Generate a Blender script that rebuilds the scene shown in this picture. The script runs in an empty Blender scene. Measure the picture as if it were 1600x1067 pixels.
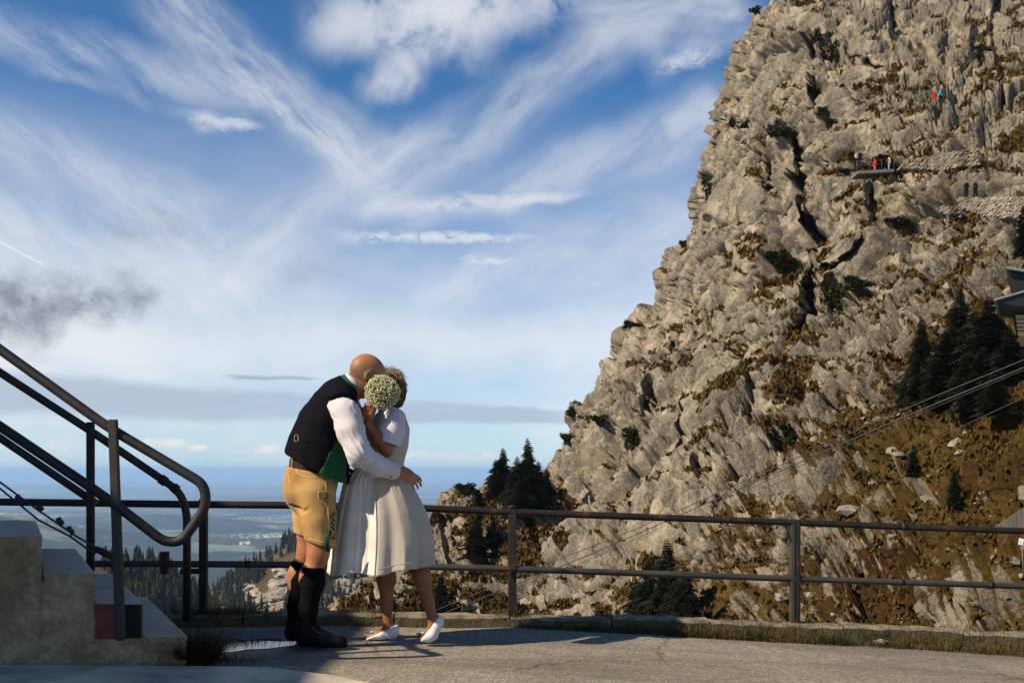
import bpy, bmesh, math, random
import numpy as np
from mathutils import Vector, Matrix, Euler, noise as mnoise

scene = bpy.context.scene
COL = scene.collection
F = 35.0 / 36.0 * 1600.0      # focal length in photo pixels
HZ = 735.0                    # eye level line
EYE = 1.1
R = math.radians

def P(u, v, Y):
    """real point at distance Y seen along a photo direction"""
    return np.array([(u - 800.0) / F * Y, Y, EYE + (HZ - v) / F * Y])

def V(*a): return np.array(a, dtype=float)

# ------------------------------------------------------------------ objects
def tag(o, label=None, cat=None, group=None, kind=None):
    if label: o['label'] = label
    if cat: o['category'] = cat
    if group: o['group'] = group
    if kind: o['kind'] = kind
    return o

def empty(name, loc, label, cat, group=None):
    o = bpy.data.objects.new(name, None)
    COL.objects.link(o)
    o.location = loc
    o.empty_display_size = 0.1
    return tag(o, label, cat, group)

def link_mesh(name, me, mat=None, parent=None):
    o = bpy.data.objects.new(name, me)
    COL.objects.link(o)
    if mat is not None:
        me.materials.append(mat)
    if parent is not None:
        o.parent = parent
        # geometry is written in world space: undo the parent's place
        loc = Vector(parent.location)
        q = parent.parent
        while q is not None:
            loc += Vector(q.location); q = q.parent
        o.location = -loc if parent.type == 'EMPTY' else (0, 0, 0)
    return o

def np_mesh(name, verts, quads=None, tris=None, smooth=True):
    me = bpy.data.meshes.new(name)
    verts = np.asarray(verts, dtype=np.float32)
    nq = 0 if quads is None else len(quads)
    nt = 0 if tris is None else len(tris)
    me.vertices.add(len(verts))
    me.vertices.foreach_set('co', verts.ravel())
    loops = []
    if nq: loops.append(np.asarray(quads, dtype=np.int32).ravel())
    if nt: loops.append(np.asarray(tris, dtype=np.int32).ravel())
    loops = np.concatenate(loops)
    me.loops.add(len(loops))
    me.loops.foreach_set('vertex_index', loops)
    me.polygons.add(nq + nt)
    st = np.concatenate([np.arange(nq) * 4, nq * 4 + np.arange(nt) * 3]).astype(np.int32)
    me.polygons.foreach_set('loop_start', st)
    me.polygons.foreach_set('use_smooth', np.full(nq + nt, smooth, dtype=bool))
    me.update(calc_edges=True)
    me.validate()
    return me

def ortho(d):
    d = d / (np.linalg.norm(d) + 1e-12)
    a = V(0, 0, 1) if abs(d[2]) < 0.9 else V(1, 0, 0)
    x = np.cross(d, a); x /= np.linalg.norm(x)
    y = np.cross(d, x)
    return x, y

class MB:
    """collects shapes and links them as one mesh object"""
    def __init__(s): s.v = []; s.f = []; s.n = 0; s.sm = []
    def add(s, vs, fs, smooth=False):
        s.v.append(np.asarray(vs, float)); s.f += [tuple(i + s.n for i in f) for f in fs]
        s.sm += [smooth] * len(fs); s.n += len(vs)
    def box(s, c, size, rot=None):
        c = np.asarray(c, float); h = np.asarray(size, float) / 2
        vs = np.array([[x, y, z] for x in (-1, 1) for y in (-1, 1) for z in (-1, 1)]) * h
        if rot is not None: vs = vs @ np.asarray(rot).T
        s.add(vs + c, [(0, 1, 3, 2), (4, 6, 7, 5), (0, 4, 5, 1), (2, 3, 7, 6), (0, 2, 6, 4), (1, 5, 7, 3)])
    def hexa(s, p):   # 8 points: bottom 0-3 ccw, top 4-7
        s.add(p, [(3, 2, 1, 0), (4, 5, 6, 7), (0, 1, 5, 4), (1, 2, 6, 5), (2, 3, 7, 6), (3, 0, 4, 7)])
    def tube(s, path, r, n=12, cap=True, closed=False):
        path = [np.asarray(p, float) for p in path]
        m = len(path); rs = r if hasattr(r, '__len__') else [r] * m
        vs = []; prev = None
        for i in range(m):
            if closed: t = path[(i + 1) % m] - path[i - 1]
            else: t = path[min(i + 1, m - 1)] - path[max(i - 1, 0)]
            t = t / (np.linalg.norm(t) + 1e-12)
            if prev is None: x, y = ortho(t)
            else:
                x = prev - t * prev.dot(t); x /= (np.linalg.norm(x) + 1e-12); y = np.cross(t, x)
            prev = x
            for k in range(n):
                a = 2 * math.pi * k / n
                vs.append(path[i] + rs[i] * (x * math.cos(a) + y * math.sin(a)))
        fs = []
        for i in range(m if closed else m - 1):
            j = (i + 1) % m
            for k in range(n):
                k2 = (k + 1) % n
                fs.append((i * n + k, i * n + k2, j * n + k2, j * n + k))
        s.add(vs, fs, True)
        if cap and not closed:
            b = s.n - len(vs)
            s.f.append(tuple(b + k for k in range(n))[::-1]); s.sm.append(False)
            s.f.append(tuple(b + (m - 1) * n + k for k in range(n))); s.sm.append(False)
    def blob(s, c, r, seed=0, sub=1, rough=0.25):
        bm = bmesh.new(); bmesh.ops.create_icosphere(bm, subdivisions=sub, radius=1)
        rnd = random.Random(seed); off = Vector((rnd.random() * 99, rnd.random() * 99, 0))
        r = np.asarray(r if hasattr(r, '__len__') else (r, r, r))
        vs = []
        for v in bm.verts:
            k = 1 + rough * mnoise.noise(v.co * 1.7 + off) * 2
            vs.append(np.array(v.co) * k * r + np.asarray(c))
        fs = [tuple(x.index for x in f.verts) for f in bm.faces]
        bm.free(); s.add(vs, fs, True)
    def build(s, name, mat, parent=None, bevel=0, weighted=False):
        me = bpy.data.meshes.new(name)
        vs = np.concatenate(s.v)
        me.from_pydata(vs.tolist(), [], s.f)
        me.polygons.foreach_set('use_smooth', np.array(s.sm, dtype=bool))
        me.update()
        o = link_mesh(name, me, mat, parent)
        if bevel:
            m = o.modifiers.new('bevel', 'BEVEL'); m.width = bevel; m.segments = 2; m.limit_method = 'ANGLE'; m.angle_limit = R(50)
        return o

def bez(pts, n=10):
    """rounded polyline through control points (Catmull-Rom)"""
    pts = [np.asarray(p, float) for p in pts]
    ext = [2 * pts[0] - pts[1]] + pts + [2 * pts[-1] - pts[-2]]
    out = []
    for i in range(1, len(ext) - 2):
        p0, p1, p2, p3 = ext[i - 1:i + 3]
        for k in range(n):
            t = k / n
            out.append(0.5 * ((2 * p1) + (-p0 + p2) * t + (2 * p0 - 5 * p1 + 4 * p2 - p3) * t * t + (-p0 + 3 * p1 - 3 * p2 + p3) * t ** 3))
    out.append(pts[-1])
    return out

def fillet(pts, rad, n=7):
    """polyline with rounded corners"""
    pts = [np.asarray(p, float) for p in pts]
    rads = rad if hasattr(rad, '__len__') else [rad] * len(pts)
    out = [pts[0]]
    for i in range(1, len(pts) - 1):
        a = pts[i - 1] - pts[i]; b = pts[i + 1] - pts[i]
        la, lb = np.linalg.norm(a), np.linalg.norm(b); r = min(rads[i], la * .48, lb * .48)
        p, q = pts[i] + a / la * r, pts[i] + b / lb * r
        for k in range(n + 1):
            t = k / n; out.append((1 - t) ** 2 * p + 2 * t * (1 - t) * pts[i] + t * t * q)
    out.append(pts[-1])
    return out

# ------------------------------------------------------------------ materials
def nt_new(name):
    m = bpy.data.materials.new(name); m.use_nodes = True
    nt = m.node_tree; b = nt.nodes['Principled BSDF']
    return m, nt, b

def N(nt, typ, **kw):
    n = nt.nodes.new(typ)
    for k, v in kw.items():
        if k.startswith('_'): setattr(n, k[1:], v)
        else: n.inputs[k.replace('__', ' ')].default_value = v
    return n

def col4(c): return (c[0], c[1], c[2], 1.0)

def coords(nt, kind='Object', scale=(1, 1, 1), rot=(0, 0, 0)):
    tc = N(nt, 'ShaderNodeTexCoord'); mp = N(nt, 'ShaderNodeMapping')
    mp.inputs['Scale'].default_value = scale; mp.inputs['Rotation'].default_value = rot
    nt.links.new(tc.outputs[kind], mp.inputs['Vector'])
    return mp.outputs['Vector']

def noise_fac(nt, vec, scale, detail=6, rough=0.6, lo=0.4, hi=0.6, dist=0.0):
    n = N(nt, 'ShaderNodeTexNoise'); n.inputs['Scale'].default_value = scale
    n.inputs['Detail'].default_value = detail; n.inputs['Roughness'].default_value = rough
    n.inputs['Distortion'].default_value = dist
    nt.links.new(vec, n.inputs['Vector'])
    r = N(nt, 'ShaderNodeMapRange'); r.inputs['From Min'].default_value = lo; r.inputs['From Max'].default_value = hi
    nt.links.new(n.outputs['Fac'], r.inputs['Value'])
    return r.outputs['Result'], n.outputs['Fac']

def mix(nt, fac, a, b):
    m = N(nt, 'ShaderNodeMix', _data_type='RGBA')
    for sock, val in ((0, fac), (6, a), (7, b)):
        if isinstance(val, (int, float)): m.inputs[sock].default_value = val
        elif isinstance(val, (tuple, list)): m.inputs[sock].default_value = col4(val)
        else: nt.links.new(val, m.inputs[sock])
    return m.outputs[2]

def math_n(nt, op, a, b=None, c=None, clamp=False):
    m = N(nt, 'ShaderNodeMath', _operation=op); m.use_clamp = clamp
    for i, x in enumerate((a, b, c)):
        if x is None: continue
        if isinstance(x, (int, float)): m.inputs[i].default_value = x
        else: nt.links.new(x, m.inputs[i])
    return m.outputs[0]

def bump(nt, b, h, strength=0.5, dist=0.02):
    bp = N(nt, 'ShaderNodeBump'); bp.inputs['Strength'].default_value = strength; bp.inputs['Distance'].default_value = dist
    nt.links.new(h, bp.inputs['Height']); nt.links.new(bp.outputs['Normal'], b.inputs['Normal'])

def simple(name, c, rough=0.7, metal=0.0, var=0.25, scale=8, bs=0.0, bscale=60, bdist=0.003, spec=None, sheen=0, c2=None, lo=.35, hi=.65, aniso=(1, 1, 1)):
    m, nt, b = nt_new(name)
    vec = coords(nt, scale=aniso)
    f, raw = noise_fac(nt, vec, scale, lo=lo, hi=hi)
    c2 = c2 or tuple(x * (1 - var) for x in c)
    nt.links.new(mix(nt, f, c2, c), b.inputs['Base Color'])
    b.inputs['Roughness'].default_value = rough; b.inputs['Metallic'].default_value = metal
    if spec is not None: b.inputs['Specular IOR Level'].default_value = spec
    if sheen: b.inputs['Sheen Weight'].default_value = sheen
    if bs:
        f2, raw2 = noise_fac(nt, vec, bscale, detail=4)
        bump(nt, b, raw2, bs, bdist)
    return m

# ------------------------------------------------------------------ numpy noise
def hash3(ix, iy, iz, seed):
    with np.errstate(over='ignore'):
        h = (ix.astype(np.uint32) * np.uint32(374761393) + iy.astype(np.uint32) * np.uint32(668265263)
             + iz.astype(np.uint32) * np.uint32(2147483647) + np.uint32(seed * 974634777 % 4294967295))
        h = (h ^ (h >> np.uint32(13))) * np.uint32(1274126177)
        h ^= h >> np.uint32(16)
        h = h * np.uint32(2246822519); h ^= h >> np.uint32(15)
    return h

def h2f(h, k):
    with np.errstate(over='ignore'):
        g = h * np.uint32(2654435761 + 97 * k) ; g ^= g >> np.uint32(15); g = g * np.uint32(3266489917); g ^= g >> np.uint32(14)
    return (g & np.uint32(0xffffff)).astype(np.float32) / np.float32(0xffffff)

def vnoise(p, seed=0):
    """value-gradient noise in about -1..1 at points p (n,3)"""
    i = np.floor(p).astype(np.int32); f = (p - i).astype(np.float32)
    w = f * f * f * (f * (f * 6 - 15) + 10)
    out = np.zeros(len(p), np.float32)
    for dx in (0, 1):
        wx = w[:, 0] if dx else 1 - w[:, 0]
        for dy in (0, 1):
            wy = w[:, 1] if dy else 1 - w[:, 1]
            for dz in (0, 1):
                wz = w[:, 2] if dz else 1 - w[:, 2]
                h = hash3(i[:, 0] + dx, i[:, 1] + dy, i[:, 2] + dz, seed)
                g = (h2f(h, 1) * 2 - 1) * (f[:, 0] - dx) + (h2f(h, 2) * 2 - 1) * (f[:, 1] - dy) + (h2f(h, 3) * 2 - 1) * (f[:, 2] - dz)
                out += wx * wy * wz * g
    return out * 1.6

def fbm(p, octv=5, lac=2.0, gain=0.5, seed=0, ridged=False):
    out = np.zeros(len(p), np.float32); a = 1.0; tot = 0
    q = np.asarray(p, np.float64).copy()
    for o in range(octv):
        n = vnoise(q, seed + o * 7)
        if ridged: n = 1 - 2 * np.abs(n)
        out += a * n; tot += a; a *= gain; q = q * lac + 13.7
    return out / tot

def worley(p, seed=0, jitter=0.9):
    """returns F1, F2, facet height (random tilted plane per cell), cell random"""
    i = np.floor(p).astype(np.int32); n = len(p)
    F1 = np.full(n, 9., np.float32); F2 = np.full(n, 9., np.float32)
    fac = np.zeros(n, np.float32); rnd = np.zeros(n, np.float32)
    for dx in (-1, 0, 1):
        for dy in (-1, 0, 1):
            for dz in (-1, 0, 1):
                h = hash3(i[:, 0] + dx, i[:, 1] + dy, i[:, 2] + dz, seed)
                ax = (i[:, 0] + dx + 0.5 + (h2f(h, 1) - .5) * jitter - p[:, 0]).astype(np.float32)
                ay = (i[:, 1] + dy + 0.5 + (h2f(h, 2) - .5) * jitter - p[:, 1]).astype(np.float32)
                az = (i[:, 2] + dz + 0.5 + (h2f(h, 3) - .5) * jitter - p[:, 2]).astype(np.float32)
                d = np.sqrt(ax * ax + ay * ay + az * az)
                near = d < F1
                F2 = np.where(near, F1, np.minimum(F2, d))
                g = -(ax * (h2f(h, 4) * 2 - 1) + ay * (h2f(h, 5) * 2 - 1) + az * (h2f(h, 6) * 2 - 1))
                fac = np.where(near, g, fac); rnd = np.where(near, h2f(h, 7), rnd)
                F1 = np.where(near, d, F1)
    return F1, F2, fac, rnd

# ------------------------------------------------------------------ solid modelling on a distance grid
class SDF:
    def __init__(s, lo, hi, h):
        s.lo = np.asarray(lo, float); s.h = h
        s.n = np.ceil((np.asarray(hi) - s.lo) / h).astype(int) + 1
        s.D = np.full(tuple(s.n), 1.0, np.float32)
    def sub(s, lo, hi):
        a = np.clip(np.floor((lo - s.lo) / s.h).astype(int), 0, s.n - 1)
        b = np.clip(np.ceil((hi - s.lo) / s.h).astype(int) + 1, 1, s.n)
        sl = tuple(slice(x, max(y, x + 1)) for x, y in zip(a, b))
        ax = [(s.lo[k] + s.h * np.arange(sl[k].start, sl[k].stop)).astype(np.float32) for k in range(3)]
        return sl, np.meshgrid(*ax, indexing='ij', sparse=True)
    def _put(s, sl, d, k, cut=False):
        A = s.D[sl]
        if cut: d = -d; A = -A; 
        if k > 0:
            h = np.maximum(k - np.abs(A - d), 0) / k
            r = np.minimum(A, d) - h * h * k * .25
        else: r = np.minimum(A, d)
        s.D[sl] = -r if cut else r
    def cone(s, a, b, ra, rb, k=0.02, cut=False, sq=None):
        a = np.asarray(a, float); b = np.asarray(b, float); m = max(ra, rb) + k + 4 * s.h
        if sq is not None: m *= 1.6
        sl, (X, Y, Z) = s.sub(np.minimum(a, b) - m, np.maximum(a, b) + m)
        d = b - a; L2 = float(d.dot(d)) + 1e-12
        px, py, pz = X - a[0], Y - a[1], Z - a[2]
        t = np.clip((px * d[0] + py * d[1] + pz * d[2]) / L2, 0, 1)
        qx, qy, qz = px - d[0] * t, py - d[1] * t, pz - d[2] * t
        if sq is not None:   # flattened section: axis vector and factor
            axv, fct = sq; axv = np.asarray(axv, float); axv = axv / np.linalg.norm(axv)
            c = qx * axv[0] + qy * axv[1] + qz * axv[2]
            e = (1 / fct - 1) * c
            qx, qy, qz = qx + e * axv[0], qy + e * axv[1], qz + e * axv[2]
        dist = np.sqrt(qx * qx + qy * qy + qz * qz) - (ra + (rb - ra) * t)
        if sq is not None: dist = dist * min(1, fct) if fct < 1 else dist
        s._put(sl, -dist if cut else dist, k, cut) if not cut else s._put(sl, -dist, k, True)
        return s
    def ell(s, c, r, rot=None, k=0.02, cut=False):
        c = np.asarray(c, float); r = np.asarray(r, float); m = max(r) + k + 4 * s.h
        sl, (X, Y, Z) = s.sub(c - m, c + m)
        x, y, z = X - c[0], Y - c[1], Z - c[2]
        if rot is not None:
            M = np.asarray(rot)   # columns are the ellipsoid's axes
            x, y, z = (x * M[0, 0] + y * M[1, 0] + z * M[2, 0], x * M[0, 1] + y * M[1, 1] + z * M[2, 1], x * M[0, 2] + y * M[1, 2] + z * M[2, 2])
        k0 = np.sqrt((x / r[0]) ** 2 + (y / r[1]) ** 2 + (z / r[2]) ** 2)
        k1 = np.sqrt((x / r[0] ** 2) ** 2 + (y / r[1] ** 2) ** 2 + (z / r[2] ** 2) ** 2) + 1e-9
        d = (k0 * (k0 - 1) / k1)
        s._put(sl, -d if cut else d, k, cut)
        return s
    def chain(s, pts, rs, k=0.02, sq=None):
        for i in range(len(pts) - 1): s.cone(pts[i], pts[i + 1], rs[i], rs[i + 1], k, sq=sq)
        return s
    def plane(s, p, n, k=0.0):
        """keep the side the normal points away from"""
        p = np.asarray(p, float); n = np.asarray(n, float); n = n / np.linalg.norm(n)
        sl, (X, Y, Z) = s.sub(s.lo, s.lo + s.h * s.n)
        d = ((X - p[0]) * n[0] + (Y - p[1]) * n[1] + (Z - p[2]) * n[2]).astype(np.float32)
        s._put(sl, d, k, True)
        return s
    def mesh(s, name, warp=None, smooth_it=1):
        D = s.D
        D[0] = D[-1] = 1; D[:, 0] = D[:, -1] = 1; D[:, :, 0] = D[:, :, -1] = 1
        S = D < 0
        c = np.zeros(tuple(s.n - 1), np.uint8)
        for dx in (0, 1):
            for dy in (0, 1):
                for dz in (0, 1):
                    c += S[dx:dx + c.shape[0], dy:dy + c.shape[1], dz:dz + c.shape[2]]
        act = (c > 0) & (c < 8)
        idx = np.argwhere(act)
        ids = np.full(act.shape, -1, np.int32); ids[act] = np.arange(len(idx))
        acc = np.zeros((len(idx), 3)); cnt = np.zeros(len(idx))
        corners = [(x, y, z) for x in (0, 1) for y in (0, 1) for z in (0, 1)]
        val = {k: D[idx[:, 0] + k[0], idx[:, 1] + k[1], idx[:, 2] + k[2]] for k in corners}
        for a in corners:
            for ax in range(3):
                if a[ax]: continue
                b = list(a); b[ax] = 1; b = tuple(b)
                va, vb = val[a], val[b]; m = (va < 0) != (vb < 0)
                t = np.where(m, va / np.where(m, va - vb, 1), 0)
                p = np.tile(np.array(a, float), (len(idx), 1)); p[:, ax] = t
                acc[m] += p[m]; cnt[m] += 1
        vs = s.lo + (idx + acc / cnt[:, None]) * s.h
        quads = []
        for ax in range(3):
            o1, o2 = [(1, 2), (2, 0), (0, 1)][ax]
            e = np.take(S, range(0, S.shape[ax] - 1), axis=ax) != np.take(S, range(1, S.shape[ax]), axis=ax)
            E = np.argwhere(e); E = E[(E[:, o1] > 0) & (E[:, o2] > 0) & (E[:, o1] < act.shape[o1]) & (E[:, o2] < act.shape[o2])]
            st = S[E[:, 0], E[:, 1], E[:, 2]]
            def g(d1, d2):
                q = E.copy(); q[:, o1] -= d1; q[:, o2] -= d2
                return ids[q[:, 0], q[:, 1], q[:, 2]]
            q = np.stack([g(1, 1), g(0, 1), g(0, 0), g(1, 0)], 1)
            q[~st] = q[~st][:, ::-1]
            quads.append(q)
        quads = np.concatenate(quads)
        quads = quads[(quads >= 0).all(1)]
        for _ in range(smooth_it):
            acc = np.zeros_like(vs); cn = np.zeros(len(vs))
            for k in range(4):
                np.add.at(acc, quads[:, k], vs[quads[:, (k + 1) % 4]]); np.add.at(cn, quads[:, k], 1)
            cn[cn == 0] = 1
            vs = vs * .5 + acc / cn[:, None] * .5
        a, b_, c_, d_ = (vs[quads[:, k]] for k in range(4))
        nf = np.cross(c_ - a, d_ - b_)
        if (nf * (a + b_ + c_ + d_ - 4 * vs.mean(0))).sum() < 0: quads = quads[:, ::-1]; nf = -nf
        if warp is not None:
            vn = np.zeros_like(vs)
            for k in range(4): np.add.at(vn, quads[:, k], nf)
            vn /= np.linalg.norm(vn, axis=1, keepdims=True) + 1e-12
            vs = warp(vs, vn)
        return np_mesh(name, vs, quads)
# ------------------------------------------------------------------ camera
cam = bpy.data.objects.new('camera', bpy.data.cameras.new('camera'))
COL.objects.link(cam); scene.camera = cam
cam.location = (0, 0, EYE); cam.rotation_euler = (R(90), 0, 0)
cam.data.lens = 35; cam.data.sensor_width = 36; cam.data.sensor_fit = 'HORIZONTAL'
cam.data.shift_y = (HZ - 533.5) / 1600.0
cam.data.clip_start = 0.05; cam.data.clip_end = 400000

# ------------------------------------------------------------------ sun
SUN_DIR = np.array([-0.87, -0.49, 0.0]); SUN_DIR /= np.linalg.norm(SUN_DIR)
SUN_EL = R(37)
sd = np.array([SUN_DIR[0] * math.cos(SUN_EL), SUN_DIR[1] * math.cos(SUN_EL), math.sin(SUN_EL)])
sl = bpy.data.lights.new('sun', 'SUN'); sl.energy = 5.0; sl.angle = R(0.53); sl.color = (1.0, 0.86, 0.66)
sun = bpy.data.objects.new('sun', sl); COL.objects.link(sun)
sun.rotation_euler = Vector(-sd).to_track_quat('-Z', 'Y').to_euler()
sun.location = (-20, -20, 40)

# ------------------------------------------------------------------ sky
world = bpy.data.worlds.new('World'); scene.world = world; world.use_nodes = True
wt = world.node_tree; wt.nodes.clear()
wout = N(wt, 'ShaderNodeOutputWorld'); bg = N(wt, 'ShaderNodeBackground')
sky = N(wt, 'ShaderNodeTexSky', _sky_type='NISHITA'); sky.sun_disc = False
sky.sun_elevation = SUN_EL
sky.sun_rotation = math.atan2(sd[0], sd[1])
sky.altitude = 1500; sky.air_density = 1.0; sky.dust_density = 0.6; sky.ozone_density = 2.0
SKY_K = 0.10
EXPO = 0.6

def wm(op, a, b=None, c=None, clamp=False): return math_n(wt, op, a, b, c, clamp)
def wmr(val, a, b, c=0.0, d=1.0, smooth=True):
    r = N(wt, 'ShaderNodeMapRange'); r.interpolation_type = 'SMOOTHSTEP' if smooth else 'LINEAR'
    wt.links.new(val, r.inputs['Value'])
    for k, x in zip(('From Min', 'From Max', 'To Min', 'To Max'), (a, b, c, d)): r.inputs[k].default_value = x
    return r.outputs['Result']
tc = N(wt, 'ShaderNodeTexCoord'); sep = N(wt, 'ShaderNodeSeparateXYZ'); wt.links.new(tc.outputs['Generated'], sep.inputs[0])
az = wm('ARCTAN2', sep.outputs['X'], sep.outputs['Y'])
el = wm('ARCSINE', sep.outputs['Z'])
cmb = N(wt, 'ShaderNodeCombineXYZ'); wt.links.new(az, cmb.inputs[0]); wt.links.new(el, cmb.inputs[1])
AE = cmb.outputs[0]
def ae(u, v):
    a = math.atan((u - 800) / F); return np.array([a, math.atan((HZ - v) / F * math.cos(a)), 0])
def wnoise(vec, scale, detail=5, rough=0.6, dist=0.0, color=False, sc=(1, 1, 1), rot=0, loc=(0, 0, 0)):
    mp = N(wt, 'ShaderNodeMapping'); mp.vector_type = 'TEXTURE'
    mp.inputs['Rotation'].default_value = (0, 0, rot); mp.inputs['Location'].default_value = loc
    mp.inputs['Scale'].default_value = tuple(1 / x for x in sc)
    wt.links.new(vec, mp.inputs['Vector'])
    n = N(wt, 'ShaderNodeTexNoise'); n.inputs['Scale'].default_value = scale; n.inputs['Detail'].default_value = detail
    n.inputs['Roughness'].default_value = rough; n.inputs['Distortion'].default_value = dist
    wt.links.new(mp.outputs[0], n.inputs['Vector'])
    return n.outputs['Color' if color else 'Fac']
def warp(vec, scale, amt, detail=4):
    n = wnoise(vec, scale, detail=detail, color=True)
    a = N(wt, 'ShaderNodeVectorMath', _operation='SUBTRACT'); wt.links.new(n, a.inputs[0]); a.inputs[1].default_value = (.5, .5, .5)
    b = N(wt, 'ShaderNodeVectorMath', _operation='SCALE'); wt.links.new(a.outputs[0], b.inputs[0]); b.inputs['Scale'].default_value = amt
    c = N(wt, 'ShaderNodeVectorMath', _operation='ADD'); wt.links.new(vec, c.inputs[0]); wt.links.new(b.outputs[0], c.inputs[1])
    return c.outputs[0]
W1 = warp(warp(AE, 5, 0.055, 3), 28, 0.016, 5)      # soft large curl
W2 = warp(AE, 22, 0.05, 4)     # puffy edges
W3 = warp(AE, 30, 0.016, 6)
def streak(vec, A, B, w0, w1, end=0.25, sharp=0.0):
    """soft band from photo direction A to B; half width w0..w1 (photo px)"""
    a, b = ae(*A), ae(*B); d = b - a; L = np.linalg.norm(d); d = d / L; n = np.array([-d[1], d[0], 0])
    s = N(wt, 'ShaderNodeVectorMath', _operation='SUBTRACT'); wt.links.new(vec, s.inputs[0]); s.inputs[1].default_value = tuple(a)
    t = N(wt, 'ShaderNodeVectorMath', _operation='DOT_PRODUCT'); wt.links.new(s.outputs[0], t.inputs[0]); t.inputs[1].default_value = tuple(d / L)
    c = N(wt, 'ShaderNodeVectorMath', _operation='DOT_PRODUCT'); wt.links.new(s.outputs[0], c.inputs[0]); c.inputs[1].default_value = tuple(n)
    T, C = t.outputs['Value'], wm('ABSOLUTE', c.outputs['Value'])
    wid = wm('MULTIPLY_ADD', T, (w1 - w0) / F, w0 / F)
    r = wm('DIVIDE', C, wm('MAXIMUM', wid, 1 / F))
    m = wmr(r, 1.0, sharp)
    e1 = wmr(T, -end * .5, end * .5); e2 = wmr(T, 1 + end * .5, 1 - end * .5)
    return wm('MULTIPLY', m, wm('MULTIPLY', e1, e2))
def acc(items):
    out = None
    for m, k in items:
        x = wm('MULTIPLY', m, k)
        out = x if out is None else wm('ADD', out, x)
    return out
# fibres along the two main cirrus directions and level
fibA = wnoise(W1, 5.0, sc=(1, 4.2, 1), rot=R(-38), detail=6, rough=.74)
fibB = wnoise(W1, 5.0, sc=(1, 4.2, 1), rot=R(35), detail=6, rough=.62, loc=(3, 1, 0))
fibC = wnoise(W1, 5.0, sc=(1, 5, 1), rot=R(3), detail=6, rough=.62, loc=(7, 1, 0))
fA, fB, fC = (wmr(x, .34, .66, .18, 1.1) for x in (fibA, fibB, fibC))
SA = acc([(streak(W1, (230, -40), (560, 260), 75, 80), .75), (streak(W1, (-60, 20), (430, 165), 55, 45), .55),
          (streak(W1, (60, 110), (320, 190), 22, 14), .30), (streak(W1, (-40, 190), (330, 380), 55, 90), .65),
          (streak(W1, (-80, 330), (420, 480), 60, 70), .55), (streak(W1, (380, 130), (620, 330), 40, 60), .35)])
SB = acc([(streak(W1, (1000, 30), (580, 290), 55, 75), .62), (streak(W1, (640, 230), (330, 430), 60, 80), .55),
          (streak(W1, (1130, 170), (780, 300), 80, 45), .55), (streak(W1, (1150, -20), (1000, 90), 60, 60), .6),
          (streak(W1, (700, 60), (560, 150), 35, 30), .45), (streak(W1, (1080, 340), (640, 470), 70, 70), .45)])
SC = acc([(streak(W1, (560, 330), (900, 300), 26, 12), .55), (streak(W1, (640, 350), (820, 320), 30, 16), .4),
          (streak(W1, (900, 20), (1180, 0), 60, 90), .55), (streak(W1, (1040, 200), (1110, 150), 30, 30), .4)])
puffn = wnoise(W2, 9, detail=7, rough=.66)
smp = wmr(wnoise(W2, 20, detail=6, rough=.65, sc=(1, 3, 1)), .36, .60)
SM = wm('MULTIPLY', smp, acc([(streak(W3, (560, 371), (800, 372), 15, 9, .5), 1.3), (streak(W3, (725, 407), (795, 407), 8, 6, .5), .7), (streak(W3, (305, 188), (395, 198), 24, 12, .6), 1.0), (streak(W3, (1030, 102), (1115, 82), 16, 18, .5), .9), (streak(W3, (640, 322), (870, 304), 20, 12, .5), .8)]))
SP = wm('MULTIPLY', acc([(streak(W1, (500, 40), (760, 30), 60, 85, .4), 1.2), (streak(W1, (640, 0), (930, -20), 90, 60, .4), 1.0), (streak(W1, (590, 150), (640, 90), 26, 60, .5), .8)]), wmr(puffn, .36, .62, 0, 1))
cir = acc([(wm('MULTIPLY', SA, fA), .85), (wm('MULTIPLY', SB, fB), .88), (wm('MULTIPLY', SC, fC), 1.0), (SP, .95), (SM, .9)])
# thin veil that thickens towards the horizon
veil = wmr(el, ae(800, 130)[1], ae(800, 560)[1], 0.02, 1.05)
veiln = wmr(wnoise(W1, 2.6, sc=(1, 2.2, 1), detail=5, rough=.6, loc=(2, 5, 0)), .3, .7, .45, 1.15)
veil = wm('MULTIPLY', veil, veiln)
low = wmr(el, ae(800, 640)[1], ae(800, 725)[1], 1.0, 0.85)      # clearer just over the horizon
veil = wm('MULTIPLY', veil, low)
lowband = wm('MULTIPLY', streak(W1, (-200, 540), (1000, 520), 60, 60), .35)
d = wm('ADD', wm('ADD', cir, veil), lowband)
d = wm('SUBTRACT', 1.0, wm('POWER', 2.718, wm('MULTIPLY', d, -1.25)))
# colours
skyc = N(wt, 'ShaderNodeVectorMath', _operation='MULTIPLY'); wt.links.new(sky.outputs[0], skyc.inputs[0]); skyc.inputs[1].default_value = (SKY_K * .34, SKY_K * .86, SKY_K * 1.22)
cloudc = mix(wt, wmr(el, ae(800, 300)[1], ae(800, 560)[1]), (.78, .80, .85), (.93, .93, .92))
c1 = mix(wt, d, skyc.outputs[0], cloudc)
# grey stratus bank low over the horizon
bank = streak(warp(warp(AE, 9, .012, 6), 40, .008, 4), (-150, 604), (900, 650), 46, 14, .12, .45)
bankn = wmr(wnoise(AE, 6, sc=(1, 4.2, 1), detail=5, rough=.6), .25, .55, .55, 1)
c2 = mix(wt, wm('MULTIPLY', wm('MULTIPLY', bank, bankn), .72), c1, (.40, .48, .60))
bank2 = streak(warp(AE, 20, .006, 6), (360, 588), (490, 592), 5, 4, .3, .2)
c2 = mix(wt, wm('MULTIPLY', bank2, .7), c2, (.34, .40, .50))
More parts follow.
